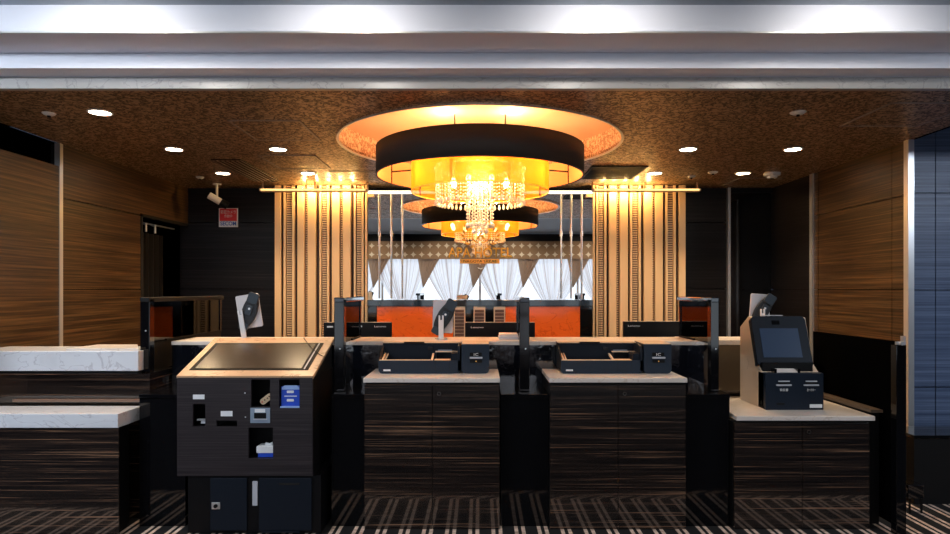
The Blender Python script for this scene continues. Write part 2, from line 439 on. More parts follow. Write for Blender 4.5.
# left wall
jointed('wall_left', 'wall_wood', 'x', -XW, 3.9, 5.50, 0, 2.70, [], [], face=1)
jointed('wall_left', 'wall_wood', 'x', -XW, 5.54, 6.84, 0, ZC, [], [.80, 1.63, 2.43], face=1)
jointed('wall_left', 'wall_wood', 'x', -XW, 6.84, YB, 2.43, ZC, [], [], face=1)
struct(G().box(-4.75, -4.7, 3.9, 8.1, 0, 3.2).build('wall_left', 'dark_void'))
struct(G().box(-4.75, -XW - .1, 3.86, 3.9, 0, 3.2).build('wall_left', 'dark_void'))
struct(G().box(-4.75, -XW - .1, YB, YB + .05, 0, 3.2).build('wall_left', 'dark_void'))
struct(G().box(-4.75, -XW, 3.9, 5.52, 3.05, 3.1).build('wall_left', 'dark_void'))
struct(G().box(-XW - .04, -XW + .008, 5.50, 5.54, 0, ZC).build('trim_10', 'silver'))
struct(G().box(-XW - .02, -XW + .006, 6.82, 6.86, 0, 2.45).box(-XW - .02, -XW + .006, 6.82, YB, 2.42, 2.45).build('trim_11', 'seam'))
# right wall
jointed('wall_right', 'wall_wood', 'x', XW, 5.42, 6.93, 0, ZC, [5.62, 6.84], [.80, 1.63, 2.44], face=-1)
jointed('wall_right', 'wall_wood_dark', 'x', XW, 6.99, YB + .1, 0, ZC, [], [1.63], face=-1)
struct(G().box(XW - .02, XW + .04, 6.93, 6.99, 0, ZC).build('trim_12', 'silver'))
struct(G().box(XW - .03, XW + .02, 5.36, 5.42, 0, ZC).build('trim_13', 'silver'))
jointed('wall_front_right', 'wall_daylit', 'y', 5.38, XW + .02, 8, 0, z3, [3.87, 4.9, 5.9, 6.9], [.80, 1.625, 2.449])
# back wall
jointed('wall_back', 'wall_wood_dark', 'y', YB, -4.6, -1.2, 0, ZC, [], [.80, 1.64, 2.47])
jointed('wall_back', 'wall_wood_dark', 'y', YB, 1.2, 3.09, 0, ZC, [], [.80, 1.64, 2.47])
struct(G().box(-1.25, 1.25, YB, YB + .08, 0, ZC).build('wall_back', 'seam'))
# dark door at the right end of the back wall
struct(G().box(3.13, XW, YB + .02, YB + .06, 0, 2.84).build('door_1', 'black_gloss'))
struct(G().box(3.09, XW, YB - .02, YB + .06, 2.84, ZC).build('trim_14', 'black'))
struct(G().box(3.085, 3.12, YB - .05, YB + .05, 0, ZC).build('trim_15', 'silver'))
# lobby side and rear walls
struct(G().box(-8.05, -8, -2.8, 8, 0, z3).build('wall_lobby_left', 'wall_wood_dark'))
struct(G().box(8, 8.05, -2.8, 5.4, 0, z3).build('wall_lobby_right', 'wall_wood_dark'))
struct(G().box(-8, -4.7, 8.0, 8.05, 0, z3).build('wall_lobby_back', 'dark_void'))
struct(G().box(-8, -4.75, 4.3, 8, z3, z3+.05).build('ceiling', 'dark_void'))
YW = -2.8
WX0, WX1, WZ0, WZ1 = -5.6, 5.6, .55, 2.62
struct(G().box(-8, 8, YW - .1, YW, WZ1, z3).box(-8, 8, YW - .1, YW, 0, WZ0).box(-8, WX0, YW - .1, YW, WZ0, WZ1).box(WX1, 8, YW - .1, YW, WZ0, WZ1).build('wall_rear', 'wall_wood_dark'))
k = 0
xs = [WX0 + i * (WX1 - WX0) / 4 for i in range(5)]
for i in range(4):
    struct(G().box(xs[i] + .03, xs[i + 1] - .03, YW - .09, YW - .08, WZ0, WZ1).build('window_%d' % (i + 1), 'daylight'))
    struct(G().box(xs[i] - .03, xs[i] + .03, YW - .1, YW - .03, WZ0, WZ1).build('trim_16', 'white_metal'))

# ------------------------------------------------------------------ window dressing behind the camera (seen in the mirror)
v = G().box(-5.8, 5.8, YW + .21, YW + .26, 2.5, 3.0).build('curtain_valance', 'valance')
tag(v, 'tan fabric valance with pale four pointed stars above the sheer curtains', 'valance')
STEP = 1.415
side_l = {-4: 1}
for i in range(-4, 5):
    cx = -.743 + STEP * i + (0 if i else 0)
    if not -5.6 < cx < 5.6: continue
    g = G(); nx, nz = 120, 14
    grid = []
    for j in range(nz + 1):
        t = j / nz; z = 2.55 - t * 2.35
        if z > 1.2: hw = .93 - (.93 - .24) * ((2.55 - z) / 1.35) ** 1.35
        else: hw = .24 + .25 * (1 - (z / 1.2)) 
        row = []
        for q in range(nx + 1):
            u = q / nx * 2 - 1
            row.append(g.bm.verts.new((cx + u * hw, YW + .07 + (.05 if i % 2 else 0) + .022 * math.sin(u * 34 + i) * (1 - .3 * t), z)))
        grid.append(row)
    for j in range(nz):
        for q in range(nx): g.bm.faces.new((grid[j][q], grid[j][q + 1], grid[j + 1][q + 1], grid[j + 1][q]))
    uvl = g.bm.loops.layers.uv.new('UVMap'); where = {v: (q / nx + i * 3.1, j / nz) for j, row in enumerate(grid) for q, v in enumerate(row)}
    for f in g.bm.faces:
        for lp in f.loops: lp[uvl].uv = where[lp.vert]
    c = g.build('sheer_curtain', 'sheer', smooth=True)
    side = 'centre pair' if i in (0, 1) else ('left' if i < 0 else 'right')
    nm = {0: 'white sheer curtain gathered just left of the mirrored hotel lettering', 1: 'white sheer curtain gathered just right of the mirrored hotel lettering',
          -1: 'white sheer curtain seen behind the mirror\'s left metal rods', 2: 'white sheer curtain seen left of the mirror\'s right metal rods'}.get(i, 'white sheer curtain on the lobby window outside the mirrored view')
    tag(c, nm, 'curtain', 'tied back sheer curtains')
    g = G(); g.box(cx - .25, cx + .25, YW + .0 + (.05 if i % 2 else 0), YW + .11 + (.05 if i % 2 else 0), 1.15, 1.2)
    g.build('tie_band', 'sheer_tan', c)
    if i < 4:
        mx = cx + STEP / 2; g = G(); grid = []
        yy = YW + .17
        for j in range(9):
            t = j / 8; z = 2.55 - t * .85; hw = .31 * (1 - t) + .012
            grid.append([g.bm.verts.new((mx + (q / 30 * 2 - 1) * hw - (.16 * t), yy + .012 * math.sin(q * 1.3), z)) for q in range(31)])
        for j in range(8):
            for q in range(30): g.bm.faces.new((grid[j][q], grid[j][q + 1], grid[j + 1][q + 1], grid[j + 1][q]))
        g.build('overlap_swag', 'sheer_tan', c, smooth=True)

# ------------------------------------------------------------------ mirror, rods, hotel lettering
MY = 7.66
mx0, mx1 = PX(368, MY), PX(592.5, MY)
mz0, mz1 = PZ(301, MY), PZ(192.5, MY)
t = thing('wall_mirror', 'large wall mirror behind the desk reflecting the chandelier and curtains', 'mirror', (0, MY, mz0))
B('mirror_glass', 'mirror', t, mx0, mx1, MY, MY + .012, mz0, mz1)
B('backing_board', 'black', t, mx0, mx1, MY + .012, YB, mz0, mz1)
B('light_strip', 'led_white', t, mx0, mx1, MY - .03, MY - .005, mz1 - .012, mz1 + .018, label='glowing pale strip along the mirror top')
for px in (379, 391, 402, 561.5, 571.5, 582):
    Y = MY - .03; x = PX(px, Y)
    side = 'left' if px < 480 else 'right'
    order = {379: 'leftmost', 391: 'middle', 402: 'rightmost', 561.5: 'leftmost', 571.5: 'middle', 582: 'rightmost'}[px]
    r_ = thing('metal_rod', '%s of the three thin vertical metal rods at the %s end of the mirror' % (order, side), 'rod', (x, Y, mz0 + .03), 'vertical rods in front of the mirror')
    G().cyl((x, Y, mz0 + .03), .008, PZ(194, Y) - mz0 - .03, 12).build('rod', 'silver', r_, smooth=False)
    G().cyl((x, Y, PZ(236 if px != 402 else 214, Y)), .014, .06, 12).build('collar', 'silver', r_)
# gold lettering on the glass
Y = MY - .012
t = thing('mirror_sign', 'gold APA HOTEL lettering and wreath emblem fixed on the mirror', 'sign', (0, Y, PZ(263, Y)))
text('APA HOTEL', 'text_gold', t, PX(448, Y), PX(512, Y), PZ(257.5, Y), PZ(247.5, Y), Y, .008, spacing=1.05)
B('name_plate', 'gold_plate', t, PX(460, Y), PX(499.5, Y), Y - .006, Y, PZ(263.5, Y), PZ(259, Y))
text('NAGOYA SAKAE', 'black', t, PX(463.5, Y), PX(496.5, Y), PZ(262.5, Y), PZ(260, Y), Y - .0065, .001)
g = G(); cx, cz = 0.0, PZ(236.5, Y)
cx = PX(480.5, Y)
for sgn in (-1, 1):
    for q in range(7):
        a = -PI / 2 + sgn * (0.35 + q * .36); r0 = .165
        bx, bz = cx + r0 * 1.15 * math.cos(a), cz + r0 * .7 * math.sin(a)
        d = a + sgn * .9
        l, w = .07, .018
        P = [(bx, bz), (bx + l * .5 * math.cos(d) - w * math.sin(d), bz + l * .5 * math.sin(d) + w * math.cos(d)), (bx + l * math.cos(d), bz + l * math.sin(d)), (bx + l * .5 * math.cos(d) + w * math.sin(d), bz + l * .5 * math.sin(d) - w * math.cos(d))]
        g.prism(P, Y - .006, Y, 'y')
P = []
for q in range(24):
    a = 2 * PI * q / 24; P.append((a, 0))
prev = None
for q in range(24):
    a0, a1 = 2 * PI * q / 24, 2 * PI * (q + 1) / 24
    g.prism([(cx + .11 * math.cos(a0), cz + .085 * math.sin(a0)), (cx + .11 * math.cos(a1), cz + .085 * math.sin(a1)), (cx + .095 * math.cos(a1), cz + .07 * math.sin(a1)), (cx + .095 * math.cos(a0), cz + .07 * math.sin(a0))], Y - .006, Y, 'y')
g.prism([(cx - .055, cz - .035), (cx - .02, cz - .035), (cx, cz + .01), (cx + .02, cz - .035), (cx + .055, cz - .035), (cx + .012, cz + .05), (cx - .012, cz + .05)], Y - .006, Y, 'y')
g.build('wreath_emblem', 'text_gold', t)
g = G(); g.prism([(cx - .04, PZ(267.3, Y)), (cx, PZ(270, Y)), (cx + .04, PZ(267.3, Y)), (cx, PZ(268.1, Y))], Y - .004, Y, 'y').build('ornament', 'text_white', t)

# credenza below the mirror
CYF = 7.42
t = thing('back_credenza', 'orange lacquered back cabinet with glossy dark top under the mirror', 'cabinet', ((mx0 + mx1) / 2, CYF, 0))
cx0, cx1 = PX(367, CYF), PX(593, CYF)
ztop = PZ(300, CYF)
B('cabinet_top', 'ledge_blue', t, cx0, cx1, CYF, MY, PZ(306, CYF), ztop, .004)
B('body', 'black_gloss', t, cx0 + .03, cx1 - .03, CYF + .06, MY, 0, PZ(306, CYF))
B('orange_panel', 'orange', t, PX(377, 7.45), PX(453, 7.45), 7.45, 7.48, .25, PZ(306.5, 7.45))
B('orange_panel', 'orange', t, PX(523, 7.45), PX(580, 7.45), 7.45, 7.48, .25, PZ(306.5, 7.45))
B('orange_panel', 'orange', t, PX(505.5, 7.45), PX(516, 7.45), 7.45, 7.48, .25, PZ(306.5, 7.45))
B('end_post', 'black_gloss', t, PX(368, 7.45), PX(376.5, 7.45), 7.44, 7.48, 0, PZ(306.5, 7.45))
B('end_post', 'black_gloss', t, PX(580.5, 7.45), PX(592, 7.45), 7.44, 7.48, 0, PZ(306.5, 7.45))
for a, b in ((453.7, 465.2), (473.5, 485.2), (493.8, 505.2), (517, 523)):
    d = thing('louvre_door', None, None, (0, 0, 0)); d.parent = t; d.location = Vector((PX(a, 7.44), 7.44, .3)) - t.location
    bpy.data.objects.remove(d)
    fr = G().box(PX(a, 7.44), PX(b, 7.44), 7.445, 7.475, .3, PZ(306.5, 7.44)).build('louvre_door', 'shell', t)
    g = G(); z = .32
    while z < PZ(307, 7.44) - .03:
        g.box(PX(a, 7.44) + .014, PX(b, 7.44) - .014, 7.436, 7.45, z, z + .034); z += .04
    g.build('louvres', 'louvre', fr)

# ------------------------------------------------------------------ slatted light panels and cove boards
SY = 7.66
def slats(name, label, spec, xa, xb):
    zt = 2.895
    t = thing(name, label, 'wall panel', ((PX(xa, SY) + PX(xb, SY)) / 2, SY, 0))
    B('backing', mat('dark_brown_backing', (.03, .012, .006), .6), t, PX(xa, SY), PX(xb, SY), SY + .05, YB - .01, 0, zt)
    for kind, a, b in spec:
        xl, xr = PX(a, SY), PX(b, SY)
        if kind == 'c': B('cream_slat', 'cream_slat', t, xl, xr, SY, SY + .05, 0, zt, .003)
        elif kind == 'd':
            w = xr - xl
            o = G().box(xl, xl + w * .2, SY, SY + .05, 0, zt).box(xr - w * .22, xr, SY, SY + .05, 0, zt).build('cream_slat', 'cream_slat', t)
            B('dotted_strip', 'dotted', o, xl + w * .27, xr - w * .29, SY + .015, SY + .05, 0, zt)
        elif kind == 'n': B('dotted_strip', 'dotted', t, xl, xr, SY + .03, SY + .05, 0, zt)
    return t
slats('slat_panel', 'backlit panel of cream and dotted vertical slats left of the mirror',
      [('c', 274.6, 280.8), ('d', 283.5, 294.3), ('c', 297.2, 304.2), ('n', 305, 306.5), ('c', 307.4, 315.7), ('d', 319.3, 329), ('c', 331.8, 339.5), ('n', 340.3, 341.7), ('c', 342.6, 350.5), ('d', 353.8, 363.6), ('c', 365, 367.3)], 274.3, 367.5)
slats('slat_panel', 'backlit panel of cream and dotted vertical slats right of the mirror',
      [('c', 592.7, 595), ('d', 596.3, 606.5), ('c', 609.2, 616.6), ('n', 617.6, 619), ('c', 620, 628), ('d', 630.2, 641), ('c', 644, 652.6), ('n', 653.2, 654.6), ('c', 655.3, 663), ('d', 665.8, 676), ('c', 679, 685.7)], 592.6, 686)
# cove board running over panels
CB = 7.38
for nm, a, b, lx in (('left', 259, 367, (304, 316, 328, 340, 352)), ('right', 593, 701, (604, 615, 626, 637, 649))):
    t = thing('light_board', 'cream ledge with small lamps along the ceiling above the %s slat panel' % nm, 'light fitting', ((PX(a, CB) + PX(b, CB)) / 2, CB, PZ(190.6, CB)))
    B('board', 'cream_slat', t, PX(a, CB), PX(b, CB), CB, CB + .1, PZ(191, CB), PZ(188.4, CB), .002)
    B('led_strip', emis('lit_amber_strip', (1, .62, .22), 1.6), t, PX(a, CB) + .02, PX(b, CB) - .02, CB - .004, CB - .0003, PZ(190.6, CB), PZ(188.8, CB))
    for e in (a + 1, (a + b) / 2, b - 1): B('hanger', 'cream_slat', t, PX(e, CB) - .01, PX(e, CB) + .01, CB + .09, CB + .10, PZ(188.4, CB), ZC)
    for q in lx:
        x = PX(q, CB + .16)
        G().ico((x, CB + .18, 2.823), .009, 2).tube([(x, CB + .10, 2.823), (x, CB + .172, 2.823)], .003, 6).build('lamp', 'lit_warm', t)
        light('POINT', (x, CB + .18, 2.80), 4.2, (1, .60, .20), .012)


# ------------------------------------------------------------------ chandelier
t = thing('chandelier', 'round chandelier with black outer drum, amber inner drum and crystal strands', 'chandelier', (0, CY, 2.05))
C = (0, CY)
g = G().lathe(C, [(.897, 2.612), (.897, 2.845)], 128, closed=False)
od = g.build('outer_shade', 'shade_black', t, smooth=True)
sm = od.modifiers.new('thick', 'SOLIDIFY'); sm.thickness = .004; sm.offset = 0
G().lathe(C, [(.888, 2.614), (.888, 2.843)], 128, closed=False).build('shade_lining', 'shade_inner', od, smooth=True)
G().shell(C, .899, .014, 2.606, 2.614, 128).build('shade_rim', 'black_plastic', od)
ins = G().lathe(C, [(.598, 2.478), (.598, 2.72)], 128, closed=False).build('inner_shade', 'amber', t, smooth=True)
G().shell(C, .600, .006, 2.472, 2.480, 128).build('shade_rim', 'text_gold', ins)
fr = G()
for q in range(8):
    a = 2 * PI * (q + .5) / 8; c, s_ = math.cos(a), math.sin(a)
    fr.tube([(.885 * c, CY + .885 * s_, 2.72), (.05 * c, CY + .05 * s_, 2.72)], .007, 6)
    fr.tube([(.885 * c, CY + .885 * s_, 2.615), (.885 * c, CY + .885 * s_, 2.84)], .006, 6)
    fr.tube([(.588 * c, CY + .588 * s_, 2.48), (.588 * c, CY + .588 * s_, 2.72)], .005, 6)
fr.cyl((0, CY, 2.70), .07, .05, 24)
for q in range(4):
    a = 2 * PI * (q + .5) / 4; fr.tube([(.3 * math.cos(a), CY + .3 * math.sin(a), 2.72), (.3 * math.cos(a), CY + .3 * math.sin(a), RZ)], .006, 6)
fr.build('frame', 'black_plastic', t)
G().shell(C, .40, .03, 2.68, 2.70, 64).shell(C, .13, .03, 2.68, 2.70, 32).build('strand_ring', 'silver', t)
# strands
def strand(x, y, ztop, zbot, mesh=None):
    if mesh is None:
        g = G(); z = ztop; step = .03
        k = 0
        while z > zbot:
            g.ico((x, y, z), .0095 if k % 1 == 0 else .006, 1, 1.0); z -= step; k += 1
        g.ico((x, y, zbot - .012), .015, 1, 1.5)
        return g.build('crystal_strand', 'crystal', t)
    o = mesh.copy(); COL.objects.link(o); return o
first = None
def ring(R, nn, zt, zb):
    base = strand(R, CY, zt, zb)
    loc0 = Vector((R, CY))
    for q in range(1, nn):
        a = 2 * PI * q / nn
        o = base.copy(); COL.objects.link(o)
        o.location = Vector((R * math.cos(a) - R, R * math.sin(a), 0))
ring(.385, 52, 2.675, 2.395)
ring(.33, 10, 2.675, 2.41)
ring(.115, 20, 2.675, 2.20)
ring(.06, 10, 2.675, 2.15)
strand(0.0, CY, 2.675, 2.04)
for q in range(8):
    a = 2 * PI * (q + .5) / 8; x, y = .25 * math.cos(a), CY + .25 * math.sin(a)
    bo = G().ico((x, y, 2.56), .022, 2, 1.5).build('bulb', 'bulb', t, smooth=True)
    G().cyl((x, y, 2.59), .012, .1, 10).build('socket', 'silver', bo)
for q in range(6):
    a = 2 * PI * (q + .5) / 6
    x, y = .48 * math.cos(a), CY + .48 * math.sin(a)
    light('POINT', (x, y, 2.60), 2.5, (1, .60, .26), .03)
for q in range(6):
    a = 2 * PI * q / 6
    light('POINT', (.74 * math.cos(a), CY + .74 * math.sin(a), 2.74), 2.6, (1, .55, .22), .03)
light('POINT', (0, CY, 2.52), 22, (1, .68, .34), .05)
for sx in (-.28, .26):
    bo = G().ico((sx, 5.22, 2.90), .03, 2).build('bulb', 'bulb', t, smooth=True)
    G().tube([(sx, 5.22, 2.72), (sx, 5.22, 2.88)], .01, 8).build('socket', 'silver', bo)
    light('POINT', (sx, 5.24, 2.97), 9, (1, .66, .34), .04)

# ------------------------------------------------------------------ ceiling fixtures
DL = [((100, 112), 'downlight nearest the front on the left, by the white beam'), ((174, 149), 'downlight in the middle of the outer left row'), ((223, 173), 'downlight at the far end of the left row, above the camera'),
      ((278, 149), 'downlight between the two ceiling hatches left of the chandelier'), ((308, 173), 'downlight by the left cove board near the mirror'), ((688, 149), 'downlight right of the chandelier, nearest to it'),
      ((655, 173), 'downlight by the right cove board near the air grille'), ((793, 149), 'downlight in front of the right wood wall'), ((743, 173), 'downlight at the back right beside the smoke detector')]
for (px, py), lb in DL:
    Y = 1.275 * F / (290 - py); x = PX(px, Y)
    d = thing('downlight', 'round lit recessed ' + lb, 'downlight', (x, Y, ZC - .01), 'recessed downlights')
    G().shell((x, Y), .085, .014, ZC - .008, ZC + .004, 32).build('trim_ring', 'lampoff', d)
    G().cyl((x, Y, ZC - .005), .068, .004, 32).build('lens', 'lit_warm', d)
    light('SPOT', (x, Y, ZC - .02), 62, (1, .72, .42), .05, 1.9, .7)
for (px, py, kind) in ((49, 113, 'd'), (200, 177, 'd'), (798, 112, 's'), (713, 172, 's'), (691.5, 176, 'd'), (772, 173, 'smoke')):
    Y = 1.275 * F / (290 - py); x = PX(px, Y)
    lb = {49: 'small white ceiling sensor at the far left front', 200: 'small white ceiling sensor near the security camera', 798: 'small sprinkler plate at the right front of the ceiling', 713: 'sprinkler plate between two right downlights', 691.5: 'tiny round ceiling sensor right of the air grille', 772: 'white round smoke detector at the back right of the ceiling'}[px]
    d = thing('smoke_detector' if kind == 'smoke' else 'ceiling_sensor', lb, 'smoke detector' if kind == 'smoke' else 'sensor', (x, Y, ZC - .05))
    if kind == 'smoke':
        G().lathe((x, Y), [(.005, ZC - .06), (.045, ZC - .058), (.06, ZC - .035), (.085, ZC - .03), (.085, ZC - .001), (.005, ZC - .001)], 32).build('housing', 'lampoff', d)
        G().cyl((x, Y, ZC - .067), .018, .01, 16).build('sensor_head', 'black', d)
    else:
        rr = .055 if kind == 's' else .045
        G().lathe((x, Y), [(.004, ZC - .02), (rr * .6, ZC - .019), (rr, ZC - .006), (rr, ZC - .0005), (.004, ZC - .0005)], 24).build('plate', 'lampoff', d)
        G().cyl((x, Y, ZC - .032), .012, .013, 12).build('sensor_head', 'black', d)
# grilles
t = thing('air_grille', 'long black slotted ceiling grille at the left near the security camera', 'air vent', (-2.46, 6.99, ZC - .02))
x0, x1, y0, y1 = -2.62, -2.33, 6.16, 7.37
G().box(x0, x1, y0, y1, ZC - .008, ZC - .0005).build('backing', 'dark_void', t)
G().box(x0, x1, y0, y0 + .012, ZC - .016, ZC - .008).box(x0, x1, y1 - .012, y1, ZC - .016, ZC - .008).box(x0, x0 + .012, y0, y1, ZC - .016, ZC - .008).box(x1 - .012, x1, y0, y1, ZC - .016, ZC - .008).build('frame', 'louvre', t)
for q in range(5): B('slat', 'louvre', t, x0 + .045 + q * .048, x0 + .057 + q * .048, y0, y1, ZC - .02, ZC - .008)
t = thing('air_grille', 'wide dark ceiling grille right of the chandelier', 'air vent', (1.43, 6.87, ZC - .02))
x0, x1, y0, y1 = 1.15, 1.73, 6.5, 7.22
G().box(x0, x1, y0, y1, ZC - .008, ZC - .0005).build('backing', 'dark_void', t)
G().box(x0, x1, y0, y0 + .015, ZC - .014, ZC - .008).box(x0, x1, y1 - .015, y1, ZC - .014, ZC - .008).box(x0, x0 + .015, y0, y1, ZC - .014, ZC - .008).box(x1 - .015, x1, y0, y1, ZC - .014, ZC - .008).build('frame', 'black_plastic', t)
for q in range(10): B('slat', 'black_plastic', t, x0, x1, y0 + .05 + q * .066, y0 + .062 + q * .066, ZC - .016, ZC - .008)
# hatches
for (xa, xb, ya, yb, lb) in ((-1.90, -1.35, 4.75, 5.38, 'square ceiling hatch nearest the front, left of the chandelier'), (-2.10, -1.56, 5.98, 6.64, 'square ceiling hatch beyond the nearer one on the left'),
                             (-1.62, -1.10, 6.78, 7.30, 'faint square ceiling hatch just before the left cove board'), (2.79, 3.40, 4.30, 4.92, 'square ceiling hatch at the right front corner'),
                             (2.95, 3.45, 7.2, 7.75, 'dark square ceiling hatch above the back right door')):
    d = thing('ceiling_hatch', lb, 'hatch', ((xa + xb) / 2, (ya + yb) / 2, ZC - .005), 'ceiling access hatches')
    w = .018
    G().box(xa, xb, ya, ya + w, ZC - .006, ZC - .0003).box(xa, xb, yb - w, yb, ZC - .006, ZC - .0003).box(xa, xa + w, ya, yb, ZC - .006, ZC - .0003).box(xb - w, xb, ya, yb, ZC - .006, ZC - .0003).build('hatch_frame', mat('dull_frame', (.34, .29, .26), .5, .3), d)
    B('hatch_panel', 'ceiling', d, xa + w, xb - w, ya + w, yb - w, ZC - .003, ZC - .0003)
# lobby downlights in front of the beam
for px in (115, 350, 600, 850):
    x = PX(px, 3.55)
    d = thing('lobby_downlight', {115: 'far left', 350: 'centre left', 600: 'centre right', 850: 'far right'}[px] + ' lobby downlight washing the white beam', 'downlight', (x, 2.98, z3 - .01), 'lobby downlights along the beam')
    G().cyl((x, 2.98, z3 - .004), .07, .003, 24).build('lens', 'lit_cool', d)
    light('SPOT', (x, 2.98, z3 - .02), 30, (1, .93, .86), .10, 2.6, 1.0, (math.radians(48), 0, 0))
for x in (-6.6, -4.8, -3.1, 5.2, 6.6):  # unseen panels added as fill to brighten the beam and counters
    d = thing('added_fill_panel', 'added fill light panel under the lobby ceiling, out of view', 'fill light', (x, 1.9, z3 - .03), 'added lobby fill panels')
    B('fill_panel_frame', 'white_metal', d, x - .32, x + .32, 1.58, 2.22, z3 - .03, z3 - .001)
    light('AREA', (x, 1.9, z3 - .032), 78, (.80, .89, 1), shape=(.6, .6), rot=(math.radians(25), 0, 0))
for x in (-3, -1, 1, 3):  # unseen spots added to brighten the curtain valance
    light('SPOT', (x, -1.4, z3 - .02), 60, (1, .85, .68), .05, 2.4, .8, (math.radians(-25), 0, 0))

# security camera and sign
Y = 7.60
cxm = PX(217, Y)
t = thing('security_camera', 'white ceiling mounted security camera with dark lens above the red sign', 'security camera', (cxm, Y, PZ(205, Y)))
G().cyl((cxm, Y, ZC - .012), .05, .012, 24).cyl((cxm, Y, PZ(198, Y)), .014, ZC - PZ(198, Y), 12).build('mount', 'lampoff', t)
g = G().cyl((0, 0, -.09), .042, .18, 20); g.xf(Matrix.Translation((cxm - .005, Y - .02, PZ(199.5, Y))) @ Matrix.Rotation(math.radians(-58), 4, 'Y') @ Matrix.Rotation(math.radians(20), 4, 'X')); g.build('body', 'lampoff', t, smooth=False)
g = G().cyl((0, 0, -.15), .046, .09, 20); g.xf(Matrix.Translation((cxm - .005, Y - .02, PZ(199.5, Y))) @ Matrix.Rotation(math.radians(-58), 4, 'Y') @ Matrix.Rotation(math.radians(20), 4, 'X')); g.build('lens_hood', 'black', t)
Y = 7.2; cxm = PX(807, Y)
t = thing('dome_camera', 'small white dome camera on the ceiling by the right silver strip', 'security camera', (cxm, Y, ZC - .09))
G().cyl((cxm, Y, ZC - .03), .05, .03, 24).build('mount', 'lampoff', t)
G().ico((cxm, Y, ZC - .05), .042, 2).build('dome', 'lampoff', t, smooth=True)
G().cyl((cxm - .02, Y - .05, ZC - .055), .015, .02, 12, axis='y').build('lens', 'black', t)
Y = YB - .012
t = thing('security_sign', 'red and white camera notice reading SECOM on the dark back wall', 'sign', (PX(228.5, Y), Y, PZ(227, Y)))
x0, x1, z0, z1_ = PX(218.8, Y), PX(237.8, Y), PZ(227, Y), PZ(208.2, Y)
B('plate', 'white', t, x0, x1, Y, Y + .01, z0, z1_)
B('red_field', 'red', t, x0 + .012, x1 - .012, Y - .002, Y, z0 + .075, z1_ - .006)
text('防犯カメラ', 'text_white', t, x0 + .025, x1 - .025, z1_ - .07, z1_ - .025, Y - .002, .001)
text('作動中', 'text_white', t, x0 + .07, x1 - .07, z1_ - .118, z1_ - .078, Y - .002, .001)
text('SECOM', 'sign_blue', t, x0 + .02, x1 - .02, z0 + .018, z0 + .07, Y - .001, .001)

# curtain in the dark doorway on the left wall
g = G()
grid = []
for j in range(7):
    grid.append([g.bm.verts.new((-XW - .32 + .035 * math.sin(q * .9), 6.95 + q * .016, 2.30 - j * .36)) for q in range(60)])
for j in range(6):
    for q in range(59): g.bm.faces.new((grid[j][q], grid[j][q + 1], grid[j + 1][q + 1], grid[j + 1][q]))
t = g.build('doorway_curtain', mat('black_drape', (.007, .006, .006), .9), None, smooth=True)
tag(t, 'black curtain hanging in the dark doorway of the left wall', 'curtain')
g = G()
for yy in (7.02, 7.12, 7.32):
    g.tube([(-XW - .10, yy, 2.28), (-XW - .10, yy, 2.36), (-XW - .16, yy + .04, 2.38)], .012, 8)
g.tube([(-XW - .16, 6.95, 2.385), (-XW - .16, 7.9, 2.385)], .01, 8)
tag(g.build('curtain_rail', 'silver'), 'silver curtain rail with hooks inside the left doorway', 'rail')

# ------------------------------------------------------------------ main reception counter
RY, RT = 4.81, 1.237                      # riser face, top height
t = thing('reception_counter', 'long black gloss reception counter with beige stone top', 'counter', (-.2, RY, 0))
XL, XR = -2.34, 1.70
B('body', 'wavy', t, XL, XR, RY + .002, RY + .35, 0, RT - .03)
B('worktop', 'beige', t, XL, XR, RY - .012, RY + .42, RT - .03, RT, .004)
t = thing('side_counter', 'dark counter with pale stone top behind the check-in machine', 'counter', (2.2, RY + .36, 0))
B('body', 'wavy', t, XR + .001, 2.64, RY + .36, RY + .68, 0, RT - .06)
B('worktop', 'beige', t, XR + .001, 2.68, RY + .35, RY + .74, RT - .06, RT - .02, .004)
gaps = [(-2.34, -2.025), (-1.02, -.79), (.142, .472), (1.412, 1.715)]
gl = ['glossy black counter plinth left of the dark wood kiosk', 'glossy black counter plinth between the kiosk and the left striped cabinet', 'glossy black counter plinth in the centre gap below the partition', 'glossy black counter plinth left of the lower striped cabinet']
for (a, b), lb in zip(gaps, gl):
    t = thing('counter_plinth', lb, 'plinth', ((a + b) / 2, 4.35, 0), 'glossy plinths between the cabinets')
    B('front_panel', 'black_gloss', t, a, b, 4.352, RY - .001, 0, .885)
    B('ledge', 'black_gloss', t, a, b, 4.34, RY - .001, .886, .911, .002)

# low side ledge and gate on the right
t = thing('swing_gate', 'tall narrow black gate panel with blue sheen beside the right silver strip', 'gate', (2.82, 4.3, 0))
gx0, gx1 = PX(896.5, 4.2), PX(906.5, 4.2)
B('gate_post', 'black_gloss', t, gx0, gx1, 4.2, 4.26, 0, PZ(345, 4.2), .003)
B('gate_panel', 'dark_void', t, gx0 + .015, gx0 + .05, 4.26, 5.28, .05, PZ(345, 4.2) + .02)
G().box(gx0 - .01, gx1 - .02, 4.18, 4.2, PZ(344.5, 4.2), PZ(341.5, 4.2)).cyl((gx0 + .012, 4.16, PZ(343.2, 4.2)), .012, .03, 12, axis='y').build('latch', 'silver', t)
B('hinge_bar', 'silver', t, gx1 - .014, gx1, 4.205, 4.24, PZ(345, 4.2), PZ(336.5, 4.2))
t = thing('side_ledge', 'dark side shelf with beige edge along the right behind the check-in machine', 'shelf', (2.72, 4.8, 0))
B('support', 'black', t, 2.70, gx0 + .01, 4.40, 5.09, 0, .78)
B('shelf_board', mat('brown_shelf', (.12, .085, .06), .35), t, 2.69, gx0 + .012, 4.36, 5.10, .78, .80)
